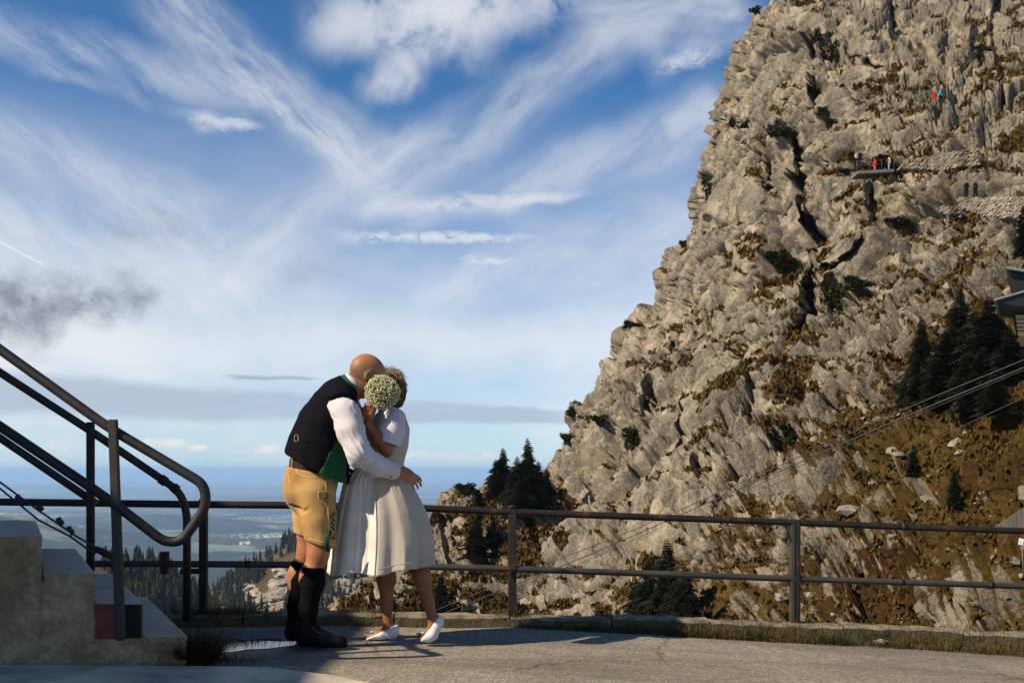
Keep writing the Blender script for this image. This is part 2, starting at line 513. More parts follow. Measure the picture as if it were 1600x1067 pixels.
# small low cumulus
cumn = wmr(wnoise(W2, 26, detail=6, rough=.6), .38, .6)
cum = acc([(streak(AE, (222, 690), (290, 693), 12, 10, .3), 1), (streak(AE, (292, 699), (325, 699), 8, 7, .3), 1), (streak(AE, (370, 704), (435, 700), 8, 12, .3), 1), (streak(AE, (0, 690), (130, 700), 26, 30, .4), .45), (streak(W2, (560, 712), (800, 712), 7, 6, .3), .6)])
c3 = mix(wt, wm('MULTIPLY', cum, cumn, clamp=True), c2, (.93, .88, .82))
# dark ragged cloud and its wisps
dk = acc([(streak(W2, (-60, 480), (215, 465), 78, 46, .4), 1.5), (streak(W2, (170, 350), (310, 370), 40, 30, .5), .6), (streak(W2, (190, 400), (220, 470), 30, 34, .5), .5), (streak(W2, (430, 430), (540, 410), 22, 30, .5), .32), (streak(W2, (40, 560), (90, 500), 30, 34, .4), .4)])
dkn = wmr(wnoise(W2, 11, detail=7, rough=.65, loc=(4, 4, 0)), .36, .66)
c4 = mix(wt, wm('MULTIPLY', wm('MULTIPLY', dk, dkn), .80, clamp=True), c3, (.27, .29, .35))
# contrail
ct = streak(AE, (-60, 346), (68, 414), 2.2, 2.6, .06)
c5 = mix(wt, wm('MULTIPLY', ct, .75), c4, (.85, .88, .92))
wt.links.new(c5, bg.inputs['Color']); bg.inputs['Strength'].default_value = 1.0 / 2 ** EXPO
wt.links.new(bg.outputs[0], wout.inputs['Surface'])

scene.view_settings.view_transform = 'Standard'; scene.view_settings.look = 'None'
scene.view_settings.exposure = EXPO; scene.view_settings.gamma = 1.0; scene.view_settings.use_curve_mapping = False
scene.cycles.max_bounces = 6; scene.cycles.diffuse_bounces = 3; scene.cycles.volume_bounces = 1
scene.cycles.transparent_max_bounces = 8; scene.cycles.caustics_reflective = False; scene.cycles.caustics_refractive = False
scene.cycles.sample_clamp_indirect = 4.0
scene.cycles.use_denoising = True
world.cycles.sampling_method = 'MANUAL'; world.cycles.sample_map_resolution = 512
# ------------------------------------------------------------------ rock materials
def rock_mat(name, gray=(.178, .150, .112), pale=(.39, .32, .222), dark=(.038, .034, .028), veg=((.060, .028, .008), (.122, .078, .016)), sc=1.0):
    m, nt, b = nt_new(name)
    vec = coords(nt)
    strk = coords(nt, scale=(1, 1, .22), rot=(0, R(-18), 0)); blk = coords(nt, scale=(1, 1, .7), rot=(0, R(-12), 0))
    f1, r1 = noise_fac(nt, vec, .16 * sc, 6, .65, .46, .64)
    f2, r2 = noise_fac(nt, strk, .55 * sc, 7, .7, .46, .62)
    f3, r3 = noise_fac(nt, vec, 1.6 * sc, 8, .75, .35, .65)
    c = mix(nt, f1, gray, pale)
    c = mix(nt, math_n(nt, 'MULTIPLY', f2, .80), c, dark)
    c = mix(nt, math_n(nt, 'MULTIPLY', f3, .40), c, tuple(x * .55 for x in gray))
    fb, _ = noise_fac(nt, coords(nt, scale=(1, 1, .5)), .045 * sc, 4, .6, .46, .62)
    c = mix(nt, math_n(nt, 'MULTIPLY', fb, .55), c, (.095, .080, .058))
    wj = N(nt, 'ShaderNodeTexNoise'); wj.inputs['Scale'].default_value = .9 * sc; wj.inputs['Detail'].default_value = 4; nt.links.new(vec, wj.inputs['Vector'])
    wa = N(nt, 'ShaderNodeVectorMath', _operation='MULTIPLY_ADD'); nt.links.new(wj.outputs['Color'], wa.inputs[0]); wa.inputs[1].default_value = (1.6 / sc,) * 3; nt.links.new(blk, wa.inputs[2])
    vb = N(nt, 'ShaderNodeTexVoronoi'); vb.inputs['Scale'].default_value = .55 * sc; nt.links.new(wa.outputs[0], vb.inputs['Vector'])
    vs_ = N(nt, 'ShaderNodeSeparateColor'); nt.links.new(vb.outputs['Color'], vs_.inputs[0])
    lt = N(nt, 'ShaderNodeMapRange'); lt.inputs['From Min'].default_value = .55; lt.inputs['From Max'].default_value = 1.0; nt.links.new(vs_.outputs[0], lt.inputs['Value'])
    dk_ = N(nt, 'ShaderNodeMapRange'); dk_.inputs['From Min'].default_value = .45; dk_.inputs['From Max'].default_value = .0; nt.links.new(vs_.outputs[0], dk_.inputs['Value'])
    c = mix(nt, math_n(nt, 'MULTIPLY', lt.outputs[0], .38), c, (.55, .45, .315))
    c = mix(nt, math_n(nt, 'MULTIPLY', dk_.outputs[0], .30), c, (.085, .078, .066))
    f4, r4 = noise_fac(nt, vec, .45 * sc, 5, .6, .58, .70)
    c = mix(nt, math_n(nt, 'MULTIPLY', f4, .55), c, (.38, .25, .11))
    f7, _ = noise_fac(nt, vec, 6.0 * sc, 6, .7, .45, .60)
    c = mix(nt, math_n(nt, 'MULTIPLY', f7, .30), c, (.48, .43, .35))
    at = N(nt, 'ShaderNodeAttribute', _attribute_name='veg')
    f5, r5 = noise_fac(nt, vec, 1.1 * sc, 6, .7, .35, .65)
    f6, r6 = noise_fac(nt, vec, .12 * sc, 4, .6, .4, .6)
    fine, rfi = noise_fac(nt, vec, 5.0 * sc, 7, .75, .3, .7)
    vg = mix(nt, f6, veg[0], veg[1])
    vg = mix(nt, math_n(nt, 'MULTIPLY', fine, .6), vg, tuple(x * .45 for x in veg[0]))
    vg = mix(nt, math_n(nt, 'MULTIPLY', noise_fac(nt, vec, 2.3 * sc, 4, .6, .55, .7)[0], .5), vg, (.23, .12, .03))
    a = math_n(nt, 'ADD', at.outputs['Fac'], math_n(nt, 'ADD', math_n(nt, 'MULTIPLY_ADD', r5, 1.2, -.6), math_n(nt, 'MULTIPLY_ADD', rfi, .9, -.45)))
    mr = N(nt, 'ShaderNodeMapRange'); mr.inputs['From Min'].default_value = .40; mr.inputs['From Max'].default_value = .58
    nt.links.new(a, mr.inputs['Value'])
    c = mix(nt, mr.outputs[0], c, vg)
    nt.links.new(c, b.inputs['Base Color'])
    b.inputs['Roughness'].default_value = .95; b.inputs['Specular IOR Level'].default_value = .15
    n1 = N(nt, 'ShaderNodeTexNoise'); n1.inputs['Scale'].default_value = 1.9 * sc; n1.inputs['Detail'].default_value = 9; n1.inputs['Roughness'].default_value = .72
    nt.links.new(vec, n1.inputs['Vector'])
    v1 = N(nt, 'ShaderNodeTexVoronoi', _feature='DISTANCE_TO_EDGE'); v1.inputs['Scale'].default_value = 1.3 * sc
    wv = N(nt, 'ShaderNodeVectorMath', _operation='MULTIPLY_ADD'); nt.links.new(n1.outputs['Color'], wv.inputs[0]); wv.inputs[1].default_value = (.5, .5, .5); nt.links.new(blk, wv.inputs[2])
    nt.links.new(wv.outputs[0], v1.inputs['Vector'])
    vr = N(nt, 'ShaderNodeMapRange'); vr.inputs['From Max'].default_value = .09; nt.links.new(v1.outputs['Distance'], vr.inputs['Value'])
    hgt = math_n(nt, 'ADD', n1.outputs['Fac'], math_n(nt, 'MULTIPLY', vr.outputs[0], .12))
    bump(nt, b, hgt, .9, .48 / sc)
    return m
ROCK = rock_mat('limestone_rock')

# ------------------------------------------------------------------ base distances (thin plate through measured spots)
CTRL = np.array([(1600, 1010, 27), (1420, 1000, 33), (1240, 980, 43), (1000, 980, 66), (800, 970, 92), (1600, 850, 36), (1420, 850, 46), (1600, 720, 46), (1240, 820, 62), (1000, 820, 90),
                 (850, 800, 118), (1700, 600, 55), (1600, 600, 62), (1450, 600, 76), (1250, 600, 98), (1050, 600, 122), (930, 600, 137), (870, 700, 132),
                 (1600, 420, 82), (1450, 420, 98), (1250, 420, 116), (1070, 420, 142), (1600, 250, 98), (1400, 250, 112), (1250, 250, 128),
                 (1110, 250, 150), (1600, 60, 122), (1400, 60, 134), (1250, 60, 146), (1180, 60, 160), (1600, -120, 150), (1300, -120, 170), (1700, 1010, 23), (1700, 300, 90)], float)
def tps_fit(c):
    p = c[:, :2] / 500.; n = len(p)
    r = np.linalg.norm(p[:, None] - p[None], axis=2); K = np.where(r > 0, r * r * np.log(r + 1e-9), 0) + np.eye(n) * .003
    Pm = np.hstack([np.ones((n, 1)), p]); A = np.block([[K, Pm], [Pm.T, np.zeros((3, 3))]])
    return p, np.linalg.solve(A, np.concatenate([np.log(c[:, 2]), np.zeros(3)]))
TP, TW = tps_fit(CTRL)
def baseY(u, v):
    sh = u.shape; q = np.stack([u.ravel(), v.ravel()], 1) / 500.
    out = TW[len(TP)] + q @ TW[len(TP) + 1:]
    for k in range(len(TP)):
        r2 = ((q - TP[k]) ** 2).sum(1); out = out + TW[k] * .5 * r2 * np.log(r2 + 1e-12)
    return np.exp(out).reshape(sh)
EDGE = np.array([(-160, 1300), (-60, 1235), (0, 1205), (25, 1186), (55, 1166), (90, 1150), (130, 1130), (160, 1117), (200, 1108), (240, 1095), (270, 1086), (310, 1079), (340, 1071),
                 (380, 1062), (405, 1046), (430, 1032), (450, 1024), (475, 1008), (500, 985), (520, 962), (550, 945), (580, 925), (610, 905), (640, 888), (655, 876),
                 (690, 866), (710, 857), (730, 850), (760, 838), (790, 800), (830, 780), (900, 760), (1060, 740)], float)

def seg_dist(u, v, pts):
    """distance (photo px) to a polyline and place along it"""
    best = np.full(u.shape, 1e9); side = np.zeros(u.shape)
    for (a, b) in zip(pts[:-1], pts[1:]):
        ax, ay, bx, by = *a, *b; dx, dy = bx - ax, by - ay; L = dx * dx + dy * dy
        t = np.clip(((u - ax) * dx + (v - ay) * dy) / L, 0, 1)
        d = np.hypot(u - ax - t * dx, v - ay - t * dy); s = (u - ax) * dy - (v - ay) * dx
        side = np.where(d < best, np.sign(s), side); best = np.minimum(best, d)
    return best, side

CRACKS = [([(1262, 60), (1268, 110), (1262, 180), (1252, 240), (1246, 300), (1243, 335)], 9, 9.0),
          ([(1252, 335), (1256, 400), (1258, 455), (1246, 500), (1215, 548)], 13, 10.0),
          ([(1358, 290), (1360, 350), (1342, 395), (1312, 420), (1262, 432)], 7, 4.5),
          ([(1200, 205), (1203, 260), (1207, 300)], 6, 4.0),
          ([(1214, 550), (1185, 590), (1180, 628), (1152, 667), (1120, 706), (1100, 740)], 7, 3.5),
          ([(1078, 620), (1066, 660), (1049, 698)], 4, 2.0),
          ([(1040, 520), (1036, 560), (1020, 600), (1000, 640)], 7, 3.5),
          ([(1395, 0), (1398, 50), (1440, 75), (1470, 110)], 7, 3.5), ([(1320, 90), (1370, 100), (1415, 104)], 5, 3.0),
          ([(1560, 0), (1545, 60), (1570, 140), (1560, 180)], 7, 3.0),
          ([(1150, 580), (1120, 560), (1090, 470)], 4, 2.0), ([(975, 700), (985, 760), (965, 800)], 5, 2.5), ([(1300, 262), (1350, 254), (1395, 268)], 6, 3.5),
          ([(1130, 740), (1105, 790), (1060, 860), (1030, 900)], 6, 2.0), ([(905, 740), (900, 800), (880, 860)], 5, 2.0),
          ([(1420, 940), (1470, 962), (1530, 975), (1560, 980)], 9, 1.6)]
HOLES = [(1300, 72, 26, 36, 7), (1165, 196, 17, 9, 4), (1222, 205, 26, 11, 5), (1296, 186, 10, 9, 3), (1100, 292, 15, 28, 5), (1212, 404, 24, 15, 4), (1306, 465, 20, 36, 5),
         (1400, 345, 22, 10, 3), (1375, 250, 30, 9, 4), (1110, 350, 12, 10, 3), (1140, 190, 10, 10, 3), (1530, 75, 14, 24, 3), (955, 598, 12, 12, 3), (993, 676, 26, 16, 4), (935, 652, 14, 12, 3),
         (1225, 680, 20, 30, 3), (1290, 400, 12, 14, 3), (1335, 445, 18, 10, 3), (1480, 60, 12, 20, 2)]
def veg_region(u, v):
    # line from (1520,330) down to (1090,960): the more to the right and below, the more grass
    t = ((u - 1335) * .82 + (v - 640) * .57) / 210.
    g = np.clip(.5 + .5 * t, 0, 1)
    g = np.where(v < 420, g * .5, g)
    for (cu, cv, ru, rv, k) in [(1440, 180, 90, 60, .35), (1350, 100, 50, 40, .10), (1520, 120, 60, 90, .2), (1400, 240, 120, 16, .4), (1160, 480, 60, 50, .25), (1240, 620, 40, 60, .5), (1060, 480, 60, 90, .12), (1130, 830, 90, 50, .45), (900, 800, 70, 60, .3), (1220, 170, 120, 60, .1), (1480, 720, 90, 60, .2), (1590, 700, 130, 160, .5), (1480, 560, 100, 90, .3)]:
        g = g + k * np.exp(-(((u - cu) / ru) ** 2 + ((v - cv) / rv) ** 2))
    for (cu, cv, ru, rv, k) in [(1330, 870, 70, 30, .45), (1480, 940, 110, 36, .55), (1200, 770, 60, 40, .3), (1370, 770, 60, 40, .2), (1560, 300, 50, 40, .3)]:
        g = g - k * np.exp(-(((u - cu) / ru) ** 2 + ((v - cv) / rv) ** 2))
    return g

ROT = np.array(Euler((R(5), R(-15), R(12))).to_matrix())
def rock_relief(p, lo, size=1.0):
    """blocky limestone relief in metres at world points p; lo: roughness weight per point"""
    q = (p @ ROT).astype(np.float64) / size
    w = np.stack([fbm(q / 7, 4, gain=.55, seed=k) for k in (11, 12, 13)], 1)
    q = q + w * 3.2
    slab = np.clip(.58 + 2.9 * fbm(q / 17 + 40, 3, seed=91) - 1.3 * (lo - .55), 0, 1)      # smooth slabs against shattered rock
    rg = 1.08 - .98 * slab
    out = 5.5 * fbm(q * np.array([1, 1, .45]) / 22, 4, gain=.42, seed=5)
    # ledges of the bedding
    bed = q[:, 2] / 6.5 + .28 * q[:, 0] / 6.5 + .9 * fbm(q / 13, 3, seed=51)
    fr = bed - np.floor(bed); lm = np.clip(.35 + 2.2 * fbm(q / 11 + 9, 2, seed=52), 0, 1)
    out += 2.0 * lm * (np.where(fr < .86, fr / .86, (1 - fr) / .14) - .5)
    bed = q[:, 2] / 1.9 + .35 * q[:, 0] / 1.9 + .9 * fbm(q / 4, 3, seed=53); fr = bed - np.floor(bed); lm2 = np.clip(.1 + 2.4 * fbm(q / 6 + 3, 2, seed=54), 0, 1)
    out += .62 * lm2 * rg * (np.where(fr < .82, fr / .82, (1 - fr) / .18) - .5)
    # joint-bounded blocks of four sizes
    for (sz, an, kf, kr, kc, wd, sd_, rgh) in [(11, .42, 1.5, 3.0, 3.8, .05, 1, 0), (4.6, .5, .85, 1.7, 2.1, .08, 2, .5), (1.7, .6, .46, 1.1, 1.5, .14, 3, .78), (.7, .75, .19, .38, .5, .2, 4, .85)]:
        qq = q * np.array([1, 1, an]) / sz + sd_ * 3.3
        F1, F2, fc, rn = worley(qq, sd_)
        e = np.clip((F2 - F1) / wd, 0, 1); deep = np.clip(.60 + 1.8 * fbm(q / (sz * 1.6), 2, seed=70 + sd_), 0.05, 1.2)
        es = np.clip((F2 - F1) / .22, 0, 1); es = es * es * (3 - 2 * es)
        amt = (1 - rgh) + rgh * rg * (.55 + .8 * lo)
        out += amt * ((kf * fc + kr * (rn - .5)) * (.45 + .55 * es) - kc * deep * (1 - e) ** 1.5)
    out += .40 * fbm(q / 2.4, 4, gain=.5, seed=31) * (.3 + .7 * rg)
    return out * size

def grid_faces(nr, nc):
    i = np.arange(nr * nc, dtype=np.int64).reshape(nr, nc)
    return np.stack([i[:-1, :-1].ravel(), i[1:, :-1].ravel(), i[1:, 1:].ravel(), i[:-1, 1:].ravel()], 1)
def grid_normals(G):
    du = np.gradient(G, axis=1); dv = np.gradient(G, axis=0)
    n = np.cross(du, dv); n /= (np.linalg.norm(n, axis=2, keepdims=True) + 1e-9)
    return n
def surf_attr(me, name, vals):
    a = me.attributes.new(name, 'FLOAT', 'POINT'); a.data.foreach_set('value', np.asarray(vals, np.float32).ravel())
def blur(A, k):
    for _ in range(k):
        B = A.copy(); B[1:-1] = (A[:-2] + 2 * A[1:-1] + A[2:]) / 4; A = B
        B = A.copy(); B[:, 1:-1] = (A[:, :-2] + 2 * A[:, 1:-1] + A[:, 2:]) / 4; A = B
    return A

def build_face(name, U, Vv, Yb, disp_k, vegf, mat, lumps, relief_size=1.0):
    nr, nc = U.shape
    G = np.stack([(U - 800) / F * Yb, Yb, EYE + (HZ - Vv) / F * Yb], 2)
    n = grid_normals(G); n = np.stack([blur(n[:, :, k], 12) for k in range(3)], 2)
    n /= np.linalg.norm(n, axis=2, keepdims=True)
    if n[:, nc // 4:, 1].mean() > 0: n = -n
    g = vegf(U, Vv)
    rough = np.clip(.35 + g, 0, 1.1)
    D = rock_relief(G.reshape(-1, 3), rough.ravel(), relief_size).reshape(nr, nc) * disp_k
    # slopes overgrown with grass are smoother than bare rock
    D = D * (1 - .45 * np.clip((g - .75) / .5, 0, 1))
    G2 = G + n * D[:, :, None]
    for lump in lumps: G2 = lump(G2, U, Vv)
    # up-facing ledges carry grass
    gn = grid_normals(G2)
    if gn[:, nc // 4:, 1].mean() > 0: gn = -gn
    up = blur(gn[:, :, 2], 2)
    f = fbm(G2.reshape(-1, 3) / 5.5, 4, seed=77).reshape(nr, nc)
    crev = np.clip(blur(D, 10) - D, -1.5, 1.5); cr2 = np.clip(blur(D, 4) - D - .10, 0, .8)
    veg = (up - .36) * 1.05 + (g - .14) * .95 + f * .85 + crev * .22 + cr2 * 1.5 * np.clip(.6 + 1.5 * fbm(G2.reshape(-1, 3) / 9, 2, seed=79).reshape(nr, nc), 0, 1.2) + .24
    me = np_mesh(name, G2.reshape(-1, 3), grid_faces(nr, nc))
    surf_attr(me, 'veg', np.clip(veg, -1, 1.3))
    o = link_mesh(name, me, mat); tag(o, kind='structure')
    return o, G2, gn, veg

def back_push(dist):
    def f(G, U, Vv):
        d = dist(U, Vv)
        r = G - np.array([0, 0, EYE]); L = np.linalg.norm(r, axis=2, keepdims=True)
        return G + r / L * d[:, :, None]
    return f
def features(U, Vv):
    wu = U + 7 * fbm(np.stack([U.ravel() / 26, Vv.ravel() / 26, U.ravel() * 0], 1), 3, seed=3).reshape(U.shape)
    wv = Vv + 7 * fbm(np.stack([U.ravel() / 26, Vv.ravel() / 26, U.ravel() * 0 + 9], 1), 3, seed=4).reshape(U.shape)
    d = np.zeros(U.shape)
    for pts, w, dep in CRACKS:
        s, side = seg_dist(wu, wv, pts)
        wn = w * np.clip(.85 + 1.3 * fbm(np.stack([wu.ravel() / 30, wv.ravel() / 30, wu.ravel() * 0 + w], 1), 2, seed=8), .55, 1.6).reshape(U.shape)
        d = np.maximum(d, dep * (.75 * np.exp(-(s / (wn * .8)) ** 2) + .25 * np.exp(-(s / (wn * 2.2)) ** 2)))
        d -= .35 * dep * np.exp(-((s / (w * 4.5)) ** 2)) * (side < 0) * (s > w)      # the left lip stands proud
    for (cu, cv, ru, rv, dep) in HOLES:
        rr = np.sqrt(((wu - cu) / ru) ** 2 + ((wv - cv) / rv) ** 2)
        d = np.maximum(d, dep * np.exp(-rr ** 4))
    # big buttress left of the main cleft, rounded boss right of it, low overhangs
    d -= 7.0 * np.exp(-(((U - 1150) / 70) ** 2 + ((Vv - 430) / 190) ** 2))
    d -= 6.0 * np.exp(-(((U - 1302) / 46) ** 2 + ((Vv - 345) / 62) ** 2))
    d -= 5.0 * np.exp(-(((U - 1195) / 46) ** 2 + ((Vv - 510) / 75) ** 2))
    d -= 5.0 * np.exp(-(((U - 1090) / 75) ** 2 + ((Vv - 650) / 80) ** 2))
    d -= 4.0 * np.exp(-(((U - 975) / 50) ** 2 + ((Vv - 640) / 70) ** 2))
    d -= 4.0 * np.exp(-(((U - 1350) / 60) ** 2 + ((Vv - 50) / 45) ** 2))
    return d

# ------------------------------------------------------------------ main cliff
NR, NC, NB = 860, 640, 26
vr_ = np.linspace(-130, 1030, NR)
s_ = np.linspace(0, 1, NC) ** 1.12
U0 = np.interp(vr_, EDGE[:, 0], EDGE[:, 1]) + 3.0
jag = fbm(np.stack([vr_ / 17, vr_ * 0, vr_ * 0], 1), 4, seed=21) * 8
U0 = U0 + jag + np.interp(vr_, [40, 90, 130, 160, 200, 240, 280, 400, 440, 475, 500, 560, 590, 620, 680], [4, 24, 30, 30, 24, 13, 3, 2, 8, 24, 27, 23, 18, 8, 0])
Ug = U0[:, None] + (1720 - U0)[:, None] * s_[None]
Vg = np.repeat(vr_[:, None], NC, 1)
Yg = baseY(Ug, Vg)
edge_d = (Ug - U0[:, None])
Yg = Yg + 14 * np.exp(-edge_d / 14.0) + 4 * np.exp(-edge_d / 60.0)
# hidden rear side so the crag has thickness
tb = np.linspace(1, 0, NB, endpoint=False)[None] ** 1.5
Ub = U0[:, None] + 150 * tb; Vb = np.repeat(vr_[:, None], NB, 1)
Yb = Yg[:, :1] + 90 * tb
Uc = np.hstack([Ub, Ug]); Vc = np.hstack([Vb, Vg]); Yc = np.hstack([Yb, Yg])
cliff, CG, CN, CVEG = build_face('cliff', Uc, Vc, Yc, 1.0, veg_region, ROCK, [back_push(lambda U, Vv: np.where(Yc > Yg[:, :1] + .5, 0, features(U, Vv)))])

# look-up of the built surface in a photo direction
_cu = (800 + CG[:, NB:, 0] / CG[:, NB:, 1] * F).ravel(); _cv = (HZ - (CG[:, NB:, 2] - EYE) / CG[:, NB:, 1] * F).ravel()
_cp = CG[:, NB:].reshape(-1, 3); _cn = CN[:, NB:].reshape(-1, 3)
def on_cliff(u, v):
    d = (_cu - u) ** 2 + (_cv - v) ** 2
    k = np.argpartition(d, 12)[:12]
    return _cp[k[np.argmin(_cp[k, 1])]].copy()

# ------------------------------------------------------------------ lower rocky spur with the firs
T2 = np.array([(530, 960), (548, 925), (560, 897), (600, 872), (640, 838), (664, 812), (676, 786), (690, 762), (705, 752), (735, 748), (752, 768), (768, 742), (790, 752), (812, 772), (850, 772), (880, 812), (940, 870), (1010, 940), (1060, 1010)], float)
NR2, NC2 = 300, 460
uc = np.linspace(532, 1055, NC2)
top = np.interp(uc, T2[:, 0], T2[:, 1]) + 2 + fbm(np.stack([uc / 22, uc * 0, uc * 0], 1), 4, seed=5) * 9
t_ = np.linspace(0, 1, NR2)[:, None] ** 1.1
U2 = np.repeat(uc[None], NR2, 0); V2 = top[None] + (1060 - top)[None] * t_
Y2 = 128 - 34 * ((V2 - 740) / 270) - 14 * np.clip((U2 - 700) / 300, -.2, 1.2) + 9 * np.exp(-(V2 - top[None]) / 9.)
U2 = np.vstack([np.repeat(uc[None], 14, 0), U2]); bt = np.linspace(1, 0, 14, endpoint=False)[:, None]
V2 = np.vstack([top[None] + 60 * bt ** 2, V2]); Y2 = np.vstack([Y2[:1] + 40 * bt, Y2])
def veg2(u, v):
    g = np.full(u.shape, .25)
    for (cu, cv, ru, rv, k) in [(830, 770, 60, 40, .5), (850, 860, 60, 30, .35), (750, 830, 30, 30, .3), (720, 755, 40, 14, .3), (690, 900, 60, 60, .2), (600, 900, 40, 60, -.35)]:
        g = g + k * np.exp(-(((u - cu) / ru) ** 2 + ((v - cv) / rv) ** 2))
    return g
def feat2(U, Vv):
    d = np.zeros(U.shape)
    for pts, w, dep in [([(752, 770), (745, 830), (760, 880)], 7, 3), ([(575, 905), (590, 960)], 4, 3), ([(820, 800), (860, 880), (850, 940)], 7, 3), ([(690, 800), (700, 870)], 5, 2)]:
        s, side = seg_dist(U, Vv, pts); d = np.maximum(d, dep * np.clip(1.4 - s / w, 0, 1))
    return d
spur, SG, SN, SVEG = build_face('rocky_spur', U2, V2, Y2, .8, veg2, ROCK, [back_push(feat2)])
_su = (800 + SG[14:, :, 0] / SG[14:, :, 1] * F).ravel(); _sv = (HZ - (SG[14:, :, 2] - EYE) / SG[14:, :, 1] * F).ravel(); _sp = SG[14:].reshape(-1, 3)
def on_spur(u, v):
    d = (_su - u) ** 2 + (_sv - v) ** 2
    k = np.argpartition(d, 12)[:12]
    return _sp[k[np.argmin(_sp[k, 1])]].copy()

# ------------------------------------------------------------------ dry scrub and grass rooted on the ledges and the slope, loose stones
SCRUB = None
def scatter_scrub(name, pts, nrm, size, seed, mat, per=6):
    rn = np.random.RandomState(seed); n = len(pts)
    c = np.repeat(pts, per, 0); s_ = np.repeat(size, per)
    c = c + rn.randn(n * per, 3) * (s_ * .35)[:, None] * np.array([1, 1, .35]) + np.array([0, 0, 1]) * (s_ * .15)[:, None]
    a = rn.rand(n * per) * 6.283; h = s_ * (.6 + .9 * rn.rand(n * per)); w = s_ * (.10 + .16 * rn.rand(n * per))
    side = np.stack([np.cos(a), np.sin(a), 0 * a], 1) * w[:, None]
    lean = np.stack([rn.randn(n * per) * .4, -.25 + rn.randn(n * per) * .4, np.ones(n * per)], 1) * h[:, None] * .7
    base = c - lean * .35
    vs = np.stack([base - side, base + side, base + lean * .6 + side * 1.3, base + lean, base + lean * .6 - side * 1.3], 1).reshape(-1, 3)
    i = np.arange(n * per)[:, None] * 5
    q = i + np.array([[0, 1, 2, 4]]); t = i + np.array([[4, 2, 3]])
    return link_mesh(name, np_mesh(name, vs, q, t, smooth=False), mat)
def scrub_mat(name, cols, sc):
    m, nt, b = nt_new(name); vec = coords(nt)
    f, _ = noise_fac(nt, vec, sc, 5, .65, .38, .62); g, _ = noise_fac(nt, vec, sc * 7, 3, .6, .35, .65); k, _ = noise_fac(nt, vec, sc * .3, 3, .6, .4, .6)
    c = mix(nt, f, cols[0], cols[1]); c = mix(nt, math_n(nt, 'MULTIPLY', g, .75), c, cols[2]); c = mix(nt, math_n(nt, 'MULTIPLY', k, .5), c, cols[3])
    nt.links.new(c, b.inputs['Base Color']); b.inputs['Roughness'].default_value = 1; b.inputs['Specular IOR Level'].default_value = .05
    return m
SC1 = scrub_mat('slope_grass_blades', ((.060, .029, .009), (.118, .070, .017), (.020, .011, .005), (.088, .064, .014)), .5)
rs = np.random.RandomState(4)
fv = CVEG[:, NB:].ravel(); fp = CG[:, NB:].reshape(-1, 3); fu = _cu; fvv = _cv
w_ = np.clip((fv - .42) * 2.2, 0, 1); px = F / fp[:, 1]
cell = 1.0
k1 = (rs.rand(len(fv)) < w_ * .16 * np.clip(fp[:, 1] / 70, .6, 1.3)) & (fu < 1660) & (fvv < 1015)
sz = rs.uniform(.25, .70, k1.sum()) * np.clip(fp[k1, 1] / 95, .38, 1.1)
tag(scatter_scrub('hillside_grass', fp[k1], None, sz, 1, SC1), 'brown and golden dry grass on the ledges and slope of the crag', 'grass', kind='stuff')
fv2 = SVEG[14:].ravel(); fp2 = SG[14:].reshape(-1, 3)
k2 = rs.rand(len(fv2)) < np.clip((fv2 - .42) * 2.2, 0, 1) * .16
tag(scatter_scrub('spur_grass', fp2[k2], None, rs.uniform(.35, .8, k2.sum()), 2, SC1), 'brown dry grass growing on the lower rocky spur', 'grass', kind='stuff')
mbs = MB(); STONE = rock_mat('loose_limestone', gray=(.24, .21, .165), pale=(.38, .33, .25), dark=(.09, .08, .065), sc=3)
cand = np.where((veg_region(fu, fvv) > .55) & (fu < 1650) & (fvv > 400) & (fvv < 1005))[0]
cl = fbm(fp[cand] / 5, 3, seed=15); cand = cand[cl > .10]
base_ico = []
for s0 in range(6):
    t_mb = MB(); t_mb.blob((0, 0, 0), (1, 1, .7), seed=s0, sub=1, rough=.4); base_ico.append((np.concatenate(t_mb.v), t_mb.f))
idx = rs.choice(cand, 900, replace=False); VV, TT = [], []; off = 0
for j, i in enumerate(idx):
    bv, bf = base_ico[j % 6]; bv = bv @ np.array(Euler((rs.rand() * 6, rs.rand() * 6, 0)).to_matrix()); r_ = .09 + .6 * rs.rand() ** 4.5; r_ *= np.clip(fp[i, 1] / 60, .45, 1.4); a = rs.rand() * 6.28; ca, sa = math.cos(a), math.sin(a)
    x = bv * np.array([r_, r_ * .8, r_ * .65]); VV.append(np.stack([x[:, 0] * ca - x[:, 1] * sa, x[:, 0] * sa + x[:, 1] * ca, x[:, 2]], 1) + fp[i] + [0, 0, r_ * .2]); TT.append(np.array(bf) + off); off += len(bv)
me = np_mesh('scree', np.vstack(VV), None, np.vstack(TT), smooth=False)
surf_attr(me, 'veg', np.full(off, -1.0))
tag(link_mesh('scree', me, STONE), 'pale loose limestone blocks scattered over the grassy slope', 'stones', kind='stuff')
